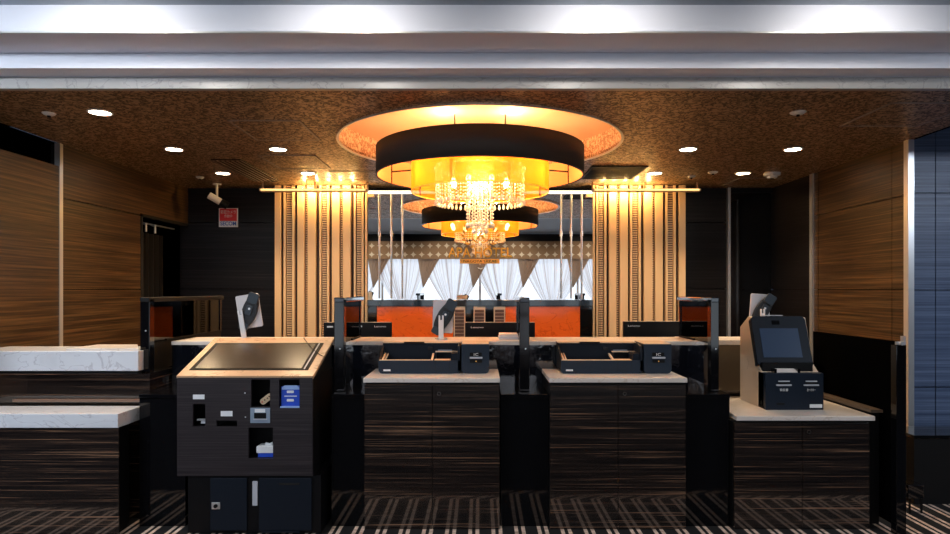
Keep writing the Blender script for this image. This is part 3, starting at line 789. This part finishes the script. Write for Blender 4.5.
# black bin and dark cabinet right of the gate
t = thing('floor_box', 'small black box on metal feet beside the right silver strip', 'box', (3.1, 4.62, 0))
bx0, bx1 = PX(908, 4.6), PX(924, 4.6)
B('box_body', 'black_gloss', t, bx0, bx1, 4.6, 4.75, .11, PZ(485, 4.6), .004)
for a in (bx0 + .01, bx1 - .02): B('foot', 'black_plastic', t, a, a + .01, 4.6, 4.61, .0, .11)
t = thing('dark_sideboard', 'dark low sideboard at the right edge before the daylight-tinted wall', 'cabinet', (4.1, 5.0, 0))
B('body', 'black', t, PX(914, 4.8), 5.2, 4.8, 5.1, 0, .50)
B('top', 'black_gloss', t, PX(913, 4.8), 5.21, 4.79, 5.11, .50, .525, .003)

# ------------------------------------------------------------------ veneered cabinets
def base_cabinet(x0, x1, zt, yf, yb, name, label, topx0, topx1, chamfer=None, group=None, lock=True, edge=.032):
    t = thing(name, label, 'cabinet', ((x0 + x1) / 2, yf, 0), group)
    xm = x0 + (x1 - x0) * .502
    B('body', 'black', t, x0, x1, yf + .02, yb, 0.02, zt - edge - .012)
    for a, b in ((x0, xm - .002), (xm + .002, x1)):
        B('door', 'zebrano', t, a, b, yf, yf + .0195, .004, zt - edge - .014, .0015)
    G().shell((0, 0), .013, .004, -.004, 0, 20).xf(Matrix.Translation((xm + .045, yf, zt - edge - .075)) @ Matrix.Rotation(-PI / 2, 4, 'X')).build('lock', mat('lock_dark', (.12, .1, .09), .3, .8), t)
    yt = yf - .004
    P = [(topx0, yt), (topx1, yt), (topx1, yb), (topx0, yb)] if chamfer is None else [(topx0, yt), (topx1, yt), (topx1, yb), (chamfer[0], yb), (chamfer[0], chamfer[1])]
    G().prism(P, zt - edge, zt, 'z').build('countertop', 'beige', t, .004)
    B('shadow_gap', 'seam', t, x0 + .005, x1 - .005, yf + .012, yb - .01, zt - edge - .012, zt - edge)
    return t
ZT = 1.029
x = lambda p: PX(p, 4.29)
base_cabinet(x(364.5), x(499.5), ZT, 4.29, RY - .014, 'veneer_cabinet', 'striped veneer cabinet left of the centre gap carrying a payment machine', x(363.3), x(500))
base_cabinet(x(550), x(685.7), ZT, 4.29, RY - .014, 'veneer_cabinet', 'striped veneer cabinet right of the centre gap carrying a payment machine', x(549), x(687.3))
base_cabinet(x(734.4), x(869.5), .771, 4.29, 5.1, 'veneer_cabinet', 'lower striped veneer cabinet at the right under the screen machine', x(736.2), x(875), (PX(726, 4.5), 4.48))

# ------------------------------------------------------------------ payment machines
def machine(dx, label):
    Y0 = 4.507; z0 = ZT + .001
    t = thing('payment_machine', label, 'payment machine', (dx - .45, Y0, z0), 'payment machines on the cabinets')
    xa, xb = dx - 101.5 * Y0 / F, dx - 20 * Y0 / F
    zl = z0 + .093; zt_ = z0 + .205; D = .284
    r = .03
    # main shell: floor slab with rounded ends
    G().rbox(xa, xb, Y0 + .004, Y0 + D, z0, z0 + .035, .028, 'y', (1, 1, 0, 0)).build('base', 'device_dark', t)
    G().rbox(xa, xb, Y0, Y0 + .012, z0, zl, .028, 'y', (1, 1, 0, 0)).build('front_panel', 'device', t)
    # side cheeks
    for (a, b) in ((xa, xa + .012), (xb - .016, xb)):
        hi = zl if a == xa else zt_
        pr = [(Y0 + .012, z0 + .03), (Y0 + D, z0 + .03), (Y0 + D, zt_), (Y0 + D - .06, zt_), (Y0 + .012, zl)] if a == xa else [(Y0 + .0, z0 + .02), (Y0 + D, z0 + .02), (Y0 + D, zt_), (Y0 + .07, zt_), (Y0 + .02, zt_ - .012), (Y0 + .0, zt_ - .05)]
        G().prism(pr, a, b, 'x').build('side_cheek', 'device_dark', t)
    B('rear_housing', 'device_dark', t, xa + .012, xb - .016, Y0 + .19, Y0 + D, z0 + .035, zt_ - .004)
    B('top_cover', mat('device_top', (.62, .47, .33), .45), t, xa, xb, Y0 + .182, Y0 + D + .004, zt_ - .004, zt_ + .004, .002)
    B('sensor_window', 'black_gloss', t, xa + .335, xa + .375, Y0 + .186, Y0 + .19, z0 + .15, z0 + .175)
    B('slot_light', 'frame_blue', t, xa + .41, xa + .515, Y0 + .186, Y0 + .19, z0 + .145, z0 + .152)
    B('tab', 'black_plastic', t, xa + .16, xa + .31, Y0 + .176, Y0 + .20, zt_ - .003, zt_ + .006)
    # tray rim
    xr = xa + .385
    tan = mat('tray_tan', (.85, .62, .42), .4)
    def slope(a, b): return [(a, Y0 + .022, zl - .010), (b, Y0 + .022, zl - .010), (b, Y0 + .18, zl + .022), (a, Y0 + .18, zl + .022), (a, Y0 + .022, zl + .004), (b, Y0 + .022, zl + .004), (b, Y0 + .18, zl + .036), (a, Y0 + .18, zl + .036)]
    G().box(xa + .006, xr, Y0 + .001, Y0 + .024, zl, zl + .005).hexa(slope(xa + .018, xa + .030)).hexa(slope(xa + .040, xa + .046)).hexa(slope(xr - .014, xr)).build('tray_rim', tan, t)
    B('tray_floor', 'louvre', t, xa + .03, xr - .014, Y0 + .03, Y0 + .188, z0 + .055, z0 + .06)
    # coin cup block
    cb0, cb1 = xa + .395, xb - .017
    B('cup_block', 'device_dark', t, cb0, cb1, Y0 + .012, Y0 + .10, z0 + .035, zl - .006)
    B('cup_shelf', tan, t, cb0, cb0 + .115, Y0 + .012, Y0 + .10, zl - .006, zl + .002)
    B('cup_bridge', tan, t, cb0, cb1, Y0 + .15, Y0 + .175, zl + .045, zl + .052)
    B('cup_wall', 'device_dark', t, cb0, cb0 + .006, Y0 + .10, Y0 + .175, z0 + .04, zl + .045)
    B('cup_wall', 'device_dark', t, cb0 + .12, cb1, Y0 + .012, Y0 + .15, zl - .006, zl + .05)
    G().box(cb0 + .008, cb0 + .010, Y0 - .001, Y0, z0 + .02, zl - .002).box(cb0 + .108, cb0 + .110, Y0 - .001, Y0, z0 + .02, zl - .002).box(cb0 + .008, cb0 + .11, Y0 - .001, Y0, z0 + .018, z0 + .02).build('cover_seam', 'seam', t)
    B('nameplate', 'white', t, xa + .035, xa + .085, Y0 - .002, Y0, z0 + .018, z0 + .030)
    # right hand unit, a part of the same machine
    ua, ub = dx - 18.5 * Y0 / F, dx + 9.2 * Y0 / F
    u = G().rbox(ua, ub, Y0, Y0 + D, z0, zt_ + .004, .028, 'y', (1, 1, 0, 0)).build('card_unit', 'device', t, .004)
    B('unit_top', mat('device_top', (.62, .47, .33), .45), u, ua + .002, ub - .002, Y0 + .003, Y0 + D, zt_ + .0041, zt_ + .008)
    um = (ua + ub) / 2 + .005
    B('card_slot', 'black', u, um - .045, um + .04, Y0 - .002, Y0, z0 + .125, z0 + .150)
    B('slot_lip', 'tablet_back', u, um - .045, um + .045, Y0 - .012, Y0, z0 + .108, z0 + .119)
    B('card_slot', 'black', u, um - .043, um + .043, Y0 - .003, Y0, z0 + .078, z0 + .098)
    G().cyl((um, Y0 - .006, z0 + .088), .005, .004, 10, axis='y').build('slot_mark', 'gold_plate', u)
    text('IC', 'text_white', u, um - .016, um + .016, z0 + .126, z0 + .146, Y0 - .002, .001)
    return t
machine(0.0, 'slate payment machine with coin tray on the cabinet left of the centre gap')
machine(182.5 * 4.507 / F, 'slate payment machine with coin tray on the cabinet right of the centre gap')

# ------------------------------------------------------------------ check-in machine with screen (right)
Yb = 4.507; xa, xb = 2.032, 2.446; zb = .772
t = thing('checkin_machine', 'cream sided check-in machine with tilted blue screen and card slots', 'check-in machine', (2.24, Yb, zb))
prof = [(Yb + .03, zb), (Yb + .03, zb + .25), (4.63, 1.09), (4.74, 1.42), (4.80, 1.425), (4.95, 1.336), (4.95, zb)]
G().prism(prof, xa, xb - .012, 'x').build('shell', 'shell', t, .003)
B('lower_box', 'device_front', t, xa + .0, xb, Yb, Yb + .12, zb, zb + .262, .004)
# tilted head slab: bottom at (4.585,1.075), top at (4.705,1.435)
bY, bZ, tY, tZ = 4.585, 1.083, 4.712, 1.432
L_ = math.hypot(tY - bY, tZ - bZ); ang = math.atan2(tY - bY, tZ - bZ)
def tilt(g): return g.xf(Matrix.Translation((0, bY, bZ)) @ Matrix.Rotation(-ang, 4, 'X'))
hx0, hx1 = xa - .02, 2.415
head = tilt(G().rbox(hx0, hx1, 0, .05, 0, L_, .035, 'y', (0, 0, 1, 1))).build('head', 'device_dark', t, .004)
tilt(G().box(hx0 + .05, hx1 - .07, -.003, 0, .055, .275)).build('screen', 'screen', head)
tilt(G().box(hx0 + .15, hx0 + .205, -.004, 0, .305, .335)).build('camera_window', 'black_gloss', head)
B('neck', 'black', t, xa + .002, xb - .05, 4.56, 4.66, zb + .262, 1.10)
# card reader between
G().hexa([(2.11, 4.51, 1.037), (2.27, 4.51, 1.037), (2.25, 4.60, 1.037), (2.12, 4.60, 1.037), (2.11, 4.51, 1.042), (2.27, 4.51, 1.042), (2.25, 4.60, 1.075), (2.12, 4.60, 1.075)]).build('reader_pad', 'paper', t)
for a in (2.095, 2.262): B('reader_clip', 'black_gloss', t, a, a + .018, 4.508, 4.59, 1.034, 1.062)
for a, s_ in ((xa + .075, 'l'), (xa + .27, 'r')):
    B('card_slot', 'tablet_back', t, a + .015, a + .095, Yb - .006, Yb, zb + .200, zb + .208)
    B('card_slot', 'tablet_back', t, a, a + .105, Yb - .012, Yb, zb + .172, zb + .182)
    B('slot_mouth', 'black', t, a + .015, a + .1, Yb - .002, Yb, zb + .182, zb + .198)
    text('領収書' if s_ == 'l' else 'カードキー', 'text_white', t, a + .025, a + .085, zb + .132, zb + .152, Yb - .001, .001)
B('key_slot', 'black', t, xa + .08, xa + .135, Yb - .003, Yb, zb + .035, zb + .05)
B('nameplate', 'white', t, xb - .10, xb - .012, Yb - .003, Yb, zb + .015, zb + .04)
B('top_edge', 'tablet_back', head, hx0 + .09, hx0 + .24, tY + .0, tY + .03, tZ + .001, tZ + .006)
for q in range(5):
    pass
g = G()
for q in range(6): g.cyl((xa - .002, 4.80 + .012 * math.cos(q), 1.03 + q * .014), .0025, .002, 8, axis='x')
g.build('speaker_holes', mat('speaker_grey', (.3, .24, .19), .6), t)
B('side_slot', 'black', t, xa - .002, xa, 4.565, 4.58, zb + .02, zb + .06)

# ------------------------------------------------------------------ self check-in kiosk (left)
KY = 4.2
kx0, kx1 = PX(177, KY), PX(312.5, KY)
kz0, kz1 = PZ(476, KY), 1.045
t = thing('service_kiosk', 'dark wood kiosk with slanted orange stone top and slots in its front', 'kiosk', ((kx0 + kx1) / 2, KY, 0))
kx = lambda p: PX(p, KY); kz = lambda p: PZ(p, KY)
holes = [(192.7, 205.3, 404, 426.5), (216.5, 237, 420.5, 426.5), (251, 270, 379.5, 407), (248.4, 273, 427.5, 458.5), (279, 299.5, 379.5, 408)]
HX = sorted({kx0, kx1} | {kx(a) for h in holes for a in h[:2]}); HZ = sorted({kz0, kz1 - .002} | {kz(a) for h in holes for a in h[2:]})
g = G(); vs = {}
def vv(i, j):
    if (i, j) not in vs: vs[(i, j)] = g.bm.verts.new((HX[i], KY, HZ[j]))
    return vs[(i, j)]
for i in range(len(HX) - 1):
    for j in range(len(HZ) - 1):
        mxx, mzz = (HX[i] + HX[i + 1]) / 2, (HZ[j] + HZ[j + 1]) / 2
        if any(kx(h[0]) < mxx < kx(h[1]) and kz(h[3]) < mzz < kz(h[2]) for h in holes): continue
        g.bm.faces.new((vv(i, j), vv(i + 1, j), vv(i + 1, j + 1), vv(i, j + 1)))
r = bmesh.ops.extrude_face_region(g.bm, geom=g.bm.faces[:])
bmesh.ops.translate(g.bm, verts=[e for e in r['geom'] if isinstance(e, bmesh.types.BMVert)], vec=(0, .02, 0))
g.build('front_panel', 'kiosk_wood', t)
KB = 4.785                                  # back of kiosk
# carcass with open pockets: back box, sides
g = G().box(kx0, kx0 + .02, KY + .02, KB, kz0, kz1).box(kx1 - .02, kx1, KY + .02, KB, kz0, kz1).box(kx0 + .02, kx1 - .02, KY + .17, KB, kz0 + .02, kz1).box(kx0 + .02, kx1 - .02, KY + .02, KB, kz0, kz0 + .02)
g.build('body', 'black', t)
g = G()
for h in holes: # shelves under pockets
    g = G().box(kx(h[0]) - .01, kx(h[1]) + .01, KY + .021, KY + .165, kz(h[3]) - .012, kz(h[3]) - .002); g.build('pocket_shelf', 'black', t)
g = G().hexa([(kx0 + .004, KY + .02, kz1), (kx1 - .004, KY + .02, kz1), (kx1 - .004, KB - .02, kz1), (kx0 + .004, KB - .02, kz1),
          (kx0 + .004, KY + .02, kz1 + .002), (kx1 - .004, KY + .02, kz1 + .002), (kx1 - .004, KB - .02, 1.225), (kx0 + .004, KB - .02, 1.225)])
g.build('wedge', 'black', t)
def onTop(xa_, xb_, s0, s1, h0, h1):
    """slab on the slanted top, s along the slope 0..1"""
    ya, za, yb, zbk = KY - .004, 1.056, KB + .02, 1.262
    dy, dz = yb - ya, zbk - za; L0 = math.hypot(dy, dz); ny, nz = -dz / L0, dy / L0
    def P(x_, s_, h_): return (x_, ya + dy * s_ + ny * h_, za + dz * s_ + nz * h_)
    return [P(xa_, s0, h0), P(xb_, s0, h0), P(xb_, s1, h0), P(xa_, s1, h0), P(xa_, s0, h1), P(xb_, s0, h1), P(xb_, s1, h1), P(xa_, s1, h1)]
top = G().hexa(onTop(kx0 - .003, kx1 + .006, 0, 1, -.022, 0)).build('stone_top', 'wood_stone', t, .002)
G().hexa(onTop(kx0 + .045, kx1 - .05, .13, .84, .0005, .003)).build('tray_surround', 'black', top)
G().hexa(onTop(kx0 + .075, kx1 - .10, .165, .81, .003, .006)).build('smoked_tray', 'tray_glass', top)
G().hexa(onTop(kx1 - .083, kx1 - .075, .15, .82, .003, .007)).build('tray_edge', 'tablet_back', top)
g = G().tube([(kx1 - .22, KB - .005, 1.263), (kx1 - .17, KB - .09, 1.234), (kx1 - .10, KB - .20, 1.197), (kx1 - .03, KB - .28, 1.166), (kx1 + .008, KB - .30, 1.15)], .003, 6).build('cable', 'black', t)
# front details
def fb(name, m, a, b, c, d, y0=-.002, y1=0.0, par=None, **k): return B(name, m, par or t, kx(a), kx(b), KY + y0, KY + y1, kz(d), kz(c), **k)
fb('label_plate', 'white', 193, 204.5, 394.6, 399.2)
fb('label_plate', 'white', 220.8, 232.5, 411, 416.2)
fb('slot_lip', 'silver', 195, 204.5, 420, 421.5, .03, .05)
fb('slot_lip', 'tablet_back', 199, 204, 422, 424.5, .03, .05)
fb('screw', 'silver', 244.4, 245.6, 392.4, 393.6); fb('screw', 'silver', 244.9, 246, 416.5, 417.6)
dp = fb('dispenser_plate', 'frame_blue', 250.6, 270.2, 407.8, 422.8, -.006, 0)
fb('plate_opening', 'black', 254.5, 266.5, 412.8, 418.4, -.0075, -.006, dp)
fb('label_plate', 'white', 255, 265.5, 408.8, 412.3, -.0075, -.006, dp)
fb('slot_lip', 'tablet_back', 254, 267.5, 418.4, 419.6, -.012, -.006, dp)
# lower cabinet
ly = KY + .012
lc = B('lower_cabinet', 'black_plastic', t, PX(188, ly), PX(321, ly), ly, KB - .05, 0.01, kz0)
B('lower_door', 'device_dark', lc, PX(211, ly), PX(247.5, ly), ly - .012, ly, .03, kz0 - .015, .002)
B('lower_door', 'device_dark', lc, PX(259.5, ly), PX(312, ly), ly - .012, ly, .03, kz0 - .015, .002)
B('pull_strip', 'tablet_back', t, PX(253, ly), PX(258, ly), ly - .012, ly, PZ(505, ly), PZ(481, ly), label='pale blue metal pull strip')
lk = B('lock_plate', 'silver', t, PX(212.5, ly), PX(221, ly), ly - .018, ly - .012, PZ(508.5, ly), PZ(501.5, ly), .003)
G().cyl((PX(217, ly), ly - .018, PZ(505, ly)), .012, -.012, 16, axis='y').build('lock_barrel', 'black', lk)
B('vent_slot', 'seam', t, PX(280, ly), PX(300, ly), ly - .014, ly - .012, PZ(484.5, ly), PZ(482.5, ly))
B('floor_plinth', 'device_dark', t, PX(262, ly), PX(300, ly), ly - .016, ly - .012, PZ(532, ly), PZ(530, ly))

# things in the pockets
g = G().rbox(-.045, .045, -.011, .011, -.021, .021, .018, 'y'); g.xf(Matrix.Translation((kx(263.5), KY + .06, kz(400.6))) @ Matrix.Rotation(math.radians(-38), 4, 'Y'))
rc_ = thing('remote_control', 'cream remote control with a red button leaning in the kiosk pocket', 'remote control', (kx(263.5), KY + .06, kz(407)))
g.build('remote_body', 'remote', rc_, .003)
for dx_, dz_, m_ in ((-.025, -.018, 'red'), (-.008, -.004, 'louvre'), (.01, .008, 'louvre'), (.022, .02, 'louvre')):
    G().cyl((kx(263.5) + dx_, KY + .0488, kz(400.6) + dz_), .005, -.003, 12, axis='y').build('button', m_, rc_)
lf = thing('leaflet_pack', 'blue and white leaflet pack in the upper right kiosk pocket', 'leaflet', (kx(289.5), KY + .02, kz(408)))
B('pack_body', 'pack_blue', lf, kx(280.2), kx(299), KY + .02, KY + .07, kz(407.6), kz(387), .002)
g = G().hexa([(kx(279.8), KY + .005, kz(408)), (kx(299.6), KY + .005, kz(408)), (kx(299.6), KY + .02, kz(408)), (kx(279.8), KY + .02, kz(408)),
              (kx(279.8), KY + .005, kz(406.5)), (kx(299.6), KY + .005, kz(406.5)), (kx(299.6), KY + .02, kz(406.5)), (kx(279.8), KY + .02, kz(406.5))]).build('holder_lip', 'pack_pale', lf)
G().prism([(kx(281), kz(388)), (kx(284), kz(385.8)), (kx(296), kz(385.8)), (kx(298.5), kz(388)), (kx(298.5), kz(390)), (kx(281), kz(390))], KY + .017, KY + .02, 'y').build('pack_flap', 'pack_pale', lf)
G().rbox(kx(286), kx(293), KY + .017, KY + .02, kz(393.5), kz(391), .004, 'y').rbox(kx(286), kx(293), KY + .017, KY + .02, kz(402), kz(399.5), .004, 'y').rbox(kx(283.5), kx(296), KY + .018, KY + .02, kz(397), kz(396.2), .001, 'y').build('printed_mark', 'white', lf)
tp = thing('tissue_pack', 'white tissue pack with blue base in the lower kiosk pocket', 'tissue pack', (kx(264), KY + .06, kz(458.4)))
B('pack_base', 'pack_blue', tp, kx(256.5), kx(272.5), KY + .03, KY + .12, kz(458.3), kz(454.5))
B('pack_body', 'white', tp, kx(254.6), kx(272.6), KY + .03, KY + .12, kz(454.5), kz(447.5), .004)
G().prism([(kx(262), kz(447.5)), (kx(269), kz(447.5)), (kx(269.5), kz(444.2)), (kx(266), kz(445.5)), (kx(262.5), kz(444.5))], KY + .06, KY + .066, 'y').build('tissue', 'white', tp)

# ------------------------------------------------------------------ left desks
t = thing('high_desk', 'high reception desk at the left with thick white marble top', 'desk', (-3.0, 4.5, 0))
hz = 1.19
B('body', 'zebrano', t, -3.62, -2.350, 4.505, 4.88, 0, 1.03)
B('marble_top', 'marble', t, -3.64, PX(138.3, 4.5), 4.5, 4.90, PZ(371, 4.5), hz, .003)
B('plinth_block', 'black', t, -3.62, PX(138.3, 4.5) - .01, 4.52, 4.88, 1.03, PZ(371, 4.5))
B('front_rail', mat('brown_shelf_edge', (.22, .13, .09), .3), t, -3.3, -2.352, 4.47, 4.505, PZ(402, 4.47), PZ(399.5, 4.47))
tr = G().prism([(PX(64, 4.5), 4.52), (PX(137, 4.5), 4.52), (PX(137.5, 4.86), 4.86), (PX(98, 4.86), 4.86)], hz, hz + .018, 'z').build('document_tray', 'beige', None, .002)
tag(tr, 'thin beige document board lying on the high marble desk top', 'board')
dz = .813
t = thing('low_desk', 'lower writing desk at the left with thick white marble top and striped front', 'desk', (-3.0, 4.16, 0))
G().prism([(-3.62, 4.15), (PX(118, 4.15), 4.15), (PX(142, 4.44), 4.44), (-3.62, 4.44)], PZ(428, 4.15), dz, 'z').build('marble_top', 'marble', t, .003)
G().prism([(-3.6, 4.16), (PX(118, 4.16) - .01, 4.16), (PX(132, 4.42) - .02, 4.42), (-3.6, 4.42)], 0.01, PZ(428, 4.15), 'z').build('body', 'black', t)
B('front_panel', 'zebrano', t, -3.6, PX(118.5, 4.15), 4.152, 4.16, 0.01, PZ(428.3, 4.15))

# ------------------------------------------------------------------ glass partitions between positions
def partition(pc, zbase, yb, label, yf=4.45, w=10, ztop=1.572, capy=0):
    xc = PX(pc, yf); hw = w / 2 * yf / F
    t = thing('desk_partition', label, 'partition', (xc, yf, zbase), 'glass partitions along the counter')
    B('post', 'black_gloss', t, xc - hw, xc + hw, yf, yf + .07, zbase, ztop - .012, .004)
    B('glass', 'smoked', t, xc - .005, xc + .005, yf + .07, yb, RT + .003, ztop - .02)
    B('lower_rail', 'black', t, xc - .012, xc + .012, 4.87, yb, RT + .001, RT + .014)
    B('cap_rail', 'black' if zbase > 1 else 'ledge_blue', t, xc - hw, xc + hw, yf - .004, yb, ztop - .035, ztop, .006)
    if zbase > 1: B('lower_panel', 'black', t, xc - .006, xc + .006, yf + .07, yb, zbase, RT)
    B('rear_post', 'black_gloss', t, xc - .012, xc + .012, yb - .03, yb, RT + .014, ztop - .035)
    G().cyl((xc + hw * .2, yf - .003, zbase + .30), .006, .004, 10, axis='y').build('screw', 'silver', t)
    return t
partition(-335.2 + VX, 1.031, 5.90, 'smoked glass partition at the far left beside the kiosk', 4.57, 9.5)
partition(339, .912, 5.22, 'smoked glass partition between the kiosk and the left payment machine')
partition(524.5, .912, 5.22, 'smoked glass partition in the centre gap between the two payment machines')
partition(715, .912, 5.22, 'smoked glass partition left of the cream sided check-in machine', 4.45, 8)

# ------------------------------------------------------------------ staff desk with monitors
t = thing('staff_desk', 'dark low staff work desk behind the reception counter', 'desk', (0, 5.6, 0))
B('desk_top', 'black', t, -2.2, 2.6, 5.56, 6.1, 1.00, 1.03)
for a in (-2.1, -.6, .6, 2.4): B('desk_leg', 'black', t, a, a + .05, 5.60, 6.05, 0, 1.0)
def monitor(pa, pb, pt, label, logos):
    Y = 5.62; x0_, x1_ = PX(pa, Y), PX(pb, Y); zt_ = PZ(pt, Y)
    t = thing('monitor', label, 'monitor', ((x0_ + x1_) / 2, Y + .05, 1.031), 'black monitors behind the counter')
    B('shell', 'black_plastic', t, x0_, x1_, Y, Y + .04, 1.08, zt_, .005)
    B('top_edge', 'shell', t, x0_ + .004, x1_ - .004, Y + .006, Y + .03, zt_ + .0005, zt_ + .003)
    B('screen', 'screen', t, x0_ + .015, x1_ - .015, Y + .04, Y + .042, 1.10, zt_ - .015)
    xm = (x0_ + x1_) / 2
    B('stand', 'black', t, xm - .03, xm + .03, Y + .045, Y + .07, 1.04, 1.25)
    G().rbox(xm - .11, xm + .11, Y - .02, Y + .16, 1.031, 1.042, .03, 'z').build('stand_foot', 'black', t)
    for a, b, z_, body in logos:
        if body: text(body, 'text_white', t, PX(a, Y), PX(b, Y), PZ(z_ + 1.6, Y), PZ(z_, Y), Y - .0005, .001)
        else: B('sticker', 'white', t, PX(a, Y), PX(b, Y), Y - .001, Y, PZ(z_ + 1.6, Y), PZ(z_, Y))
monitor(323.5, 391.5, 322.5, 'black monitor behind the partition left of the left payment machine', [(327, 333, 326, None), (358, 362, 325.6, None), (374.5, 386, 325.6, 'Lenovo')])
monitor(465, 535, 322.5, 'black monitor behind the centre partition in front of the louvred doors', [(471, 483.5, 326.5, 'Lenovo')])
monitor(623.5, 702.5, 321.5, 'black monitor behind the right payment machine before the slat panel', [(628, 640, 325, 'Lenovo'), (680, 692, 325.2, 'ThinkCentre')])
pz = thing('paper_stack', 'white and pale blue ledger stack on the counter at the centre partition', 'papers', (PX(509, 4.98), 4.95, RT + .001))
B('upper_sheets', 'paper', pz, PX(499.5, 4.95), PX(518, 4.95), 4.95, 5.15, RT + .022, RT + .042)
B('lower_sheets', 'tablet_back', pz, PX(499, 4.94), PX(519, 4.94), 4.94, 5.16, RT + .001, RT + .021)

# ------------------------------------------------------------------ tablets with hand grips on stands
def tablet(cx_, Y, zb, px_w, tilt_deg, label, ztop, zbot, sx):
    """cx_: world x of tablet centre"""
    t = thing('tablet_stand', label, 'tablet', (cx_, Y, zb), 'tablets with hand grips on stands')
    w = px_w * Y / F; h = ztop - zbot
    R = Matrix.Translation((cx_, Y, (ztop + zbot) / 2)) @ Matrix.Rotation(math.radians(tilt_deg), 4, 'Y')
    tb = G().rbox(-w / 2, w / 2, 0, .012, -h / 2, h / 2, .014, 'y').xf(R).build('tablet', 'tablet_back', t, .002)
    # oval grip pad leaning to the right
    R2 = R @ Matrix.Translation((.012, -.012, .0)) @ Matrix.Rotation(math.radians(28), 4, 'Y')
    g = G(); nn = 28
    out = [(.058 * math.cos(2 * PI * k / nn), .140 * math.sin(2 * PI * k / nn)) for k in range(nn)]
    g.prism(out, -.022, .01, 'y'); g.xf(R2).build('hand_grip', 'rubber', t, .006)
    g = G()
    for (za, zb_, ww) in ((.065, .150, .043), (-.155, -.10, .036)):
        g.rbox(-ww, ww, -.036, -.022, za, zb_, .015, 'y')
    g.rbox(-.024, .024, -.034, -.022, -.03, .045, .01, 'y')
    g.xf(R2).build('grip_pad', 'grip', t, .003)
    G().cyl((0, -.034, .02), .009, -.004, 12, axis='y').xf(R2).build('grip_button', 'silver', t)
    # forked silver stand
    xs_ = cx_ + sx; zc = (ztop + zbot) / 2 + .01
    lean = math.tan(math.radians(tilt_deg)) * -1
    R3 = Matrix.Translation((xs_, Y - .05, zb + .012)) @ Matrix.Rotation(math.radians(-abs(tilt_deg) if tilt_deg < -3 else 0), 4, 'Y')
    hh = zc - zb - .012
    G().box(-.02, .02, -.006, .006, 0, hh - .035).box(-.02, -.007, -.006, .006, hh - .035, hh).box(.007, .02, -.006, .006, hh - .035, hh).xf(R3).build('fork_stand', 'silver' if tilt_deg < -3 else 'white_metal', t, .002)
    G().cyl((xs_, Y - .04, zb), .05, .012, 24).build('base', 'silver', t)
    return t
Y = 5.02
tablet(PX(443, Y), Y, RT + .001, 20.5, 2, 'upright grey tablet with black hand grip on a stand at the centre', PZ(300, Y), PZ(333, Y), -.012)
tablet(PX(249, Y), Y, RT + .002, 23, -9, 'tilted grey tablet with black hand grip behind the kiosk', PZ(294.5, Y), PZ(328, Y), -.02)
Y = 5.42
tablet(PX(760, Y), Y, RT - .019, 20, 4, 'grey tablet with black hand grip above the check-in machine', PZ(294, Y), PZ(326, Y), -.0)

# ------------------------------------------------------------------ camera, world, render look
cam = bpy.data.cameras.new('camera'); co = bpy.data.objects.new('camera', cam); COL.objects.link(co)
cam.sensor_width = 36; cam.lens = F / 950 * 36
cam.shift_x = -(VX - 475) / 950; cam.shift_y = (VY - 267) / 950
co.location = (0, 0, H); co.rotation_euler = (PI / 2, 0, 0); cam.clip_start = .02
S.camera = co
w = bpy.data.worlds.new('world'); S.world = w; w.use_nodes = True
w.node_tree.nodes['Background'].inputs[0].default_value = (.5, .65, 1, 1)
w.node_tree.nodes['Background'].inputs[1].default_value = .05
S.view_settings.view_transform = 'Standard'; S.view_settings.look = 'None'; S.view_settings.gamma = 1; S.view_settings.use_curve_mapping = False
S.view_settings.exposure = 0.3
S.cycles.use_denoising = True
S.cycles.max_bounces = 8; S.cycles.transparent_max_bounces = 16
S.cycles.sample_clamp_indirect = 8
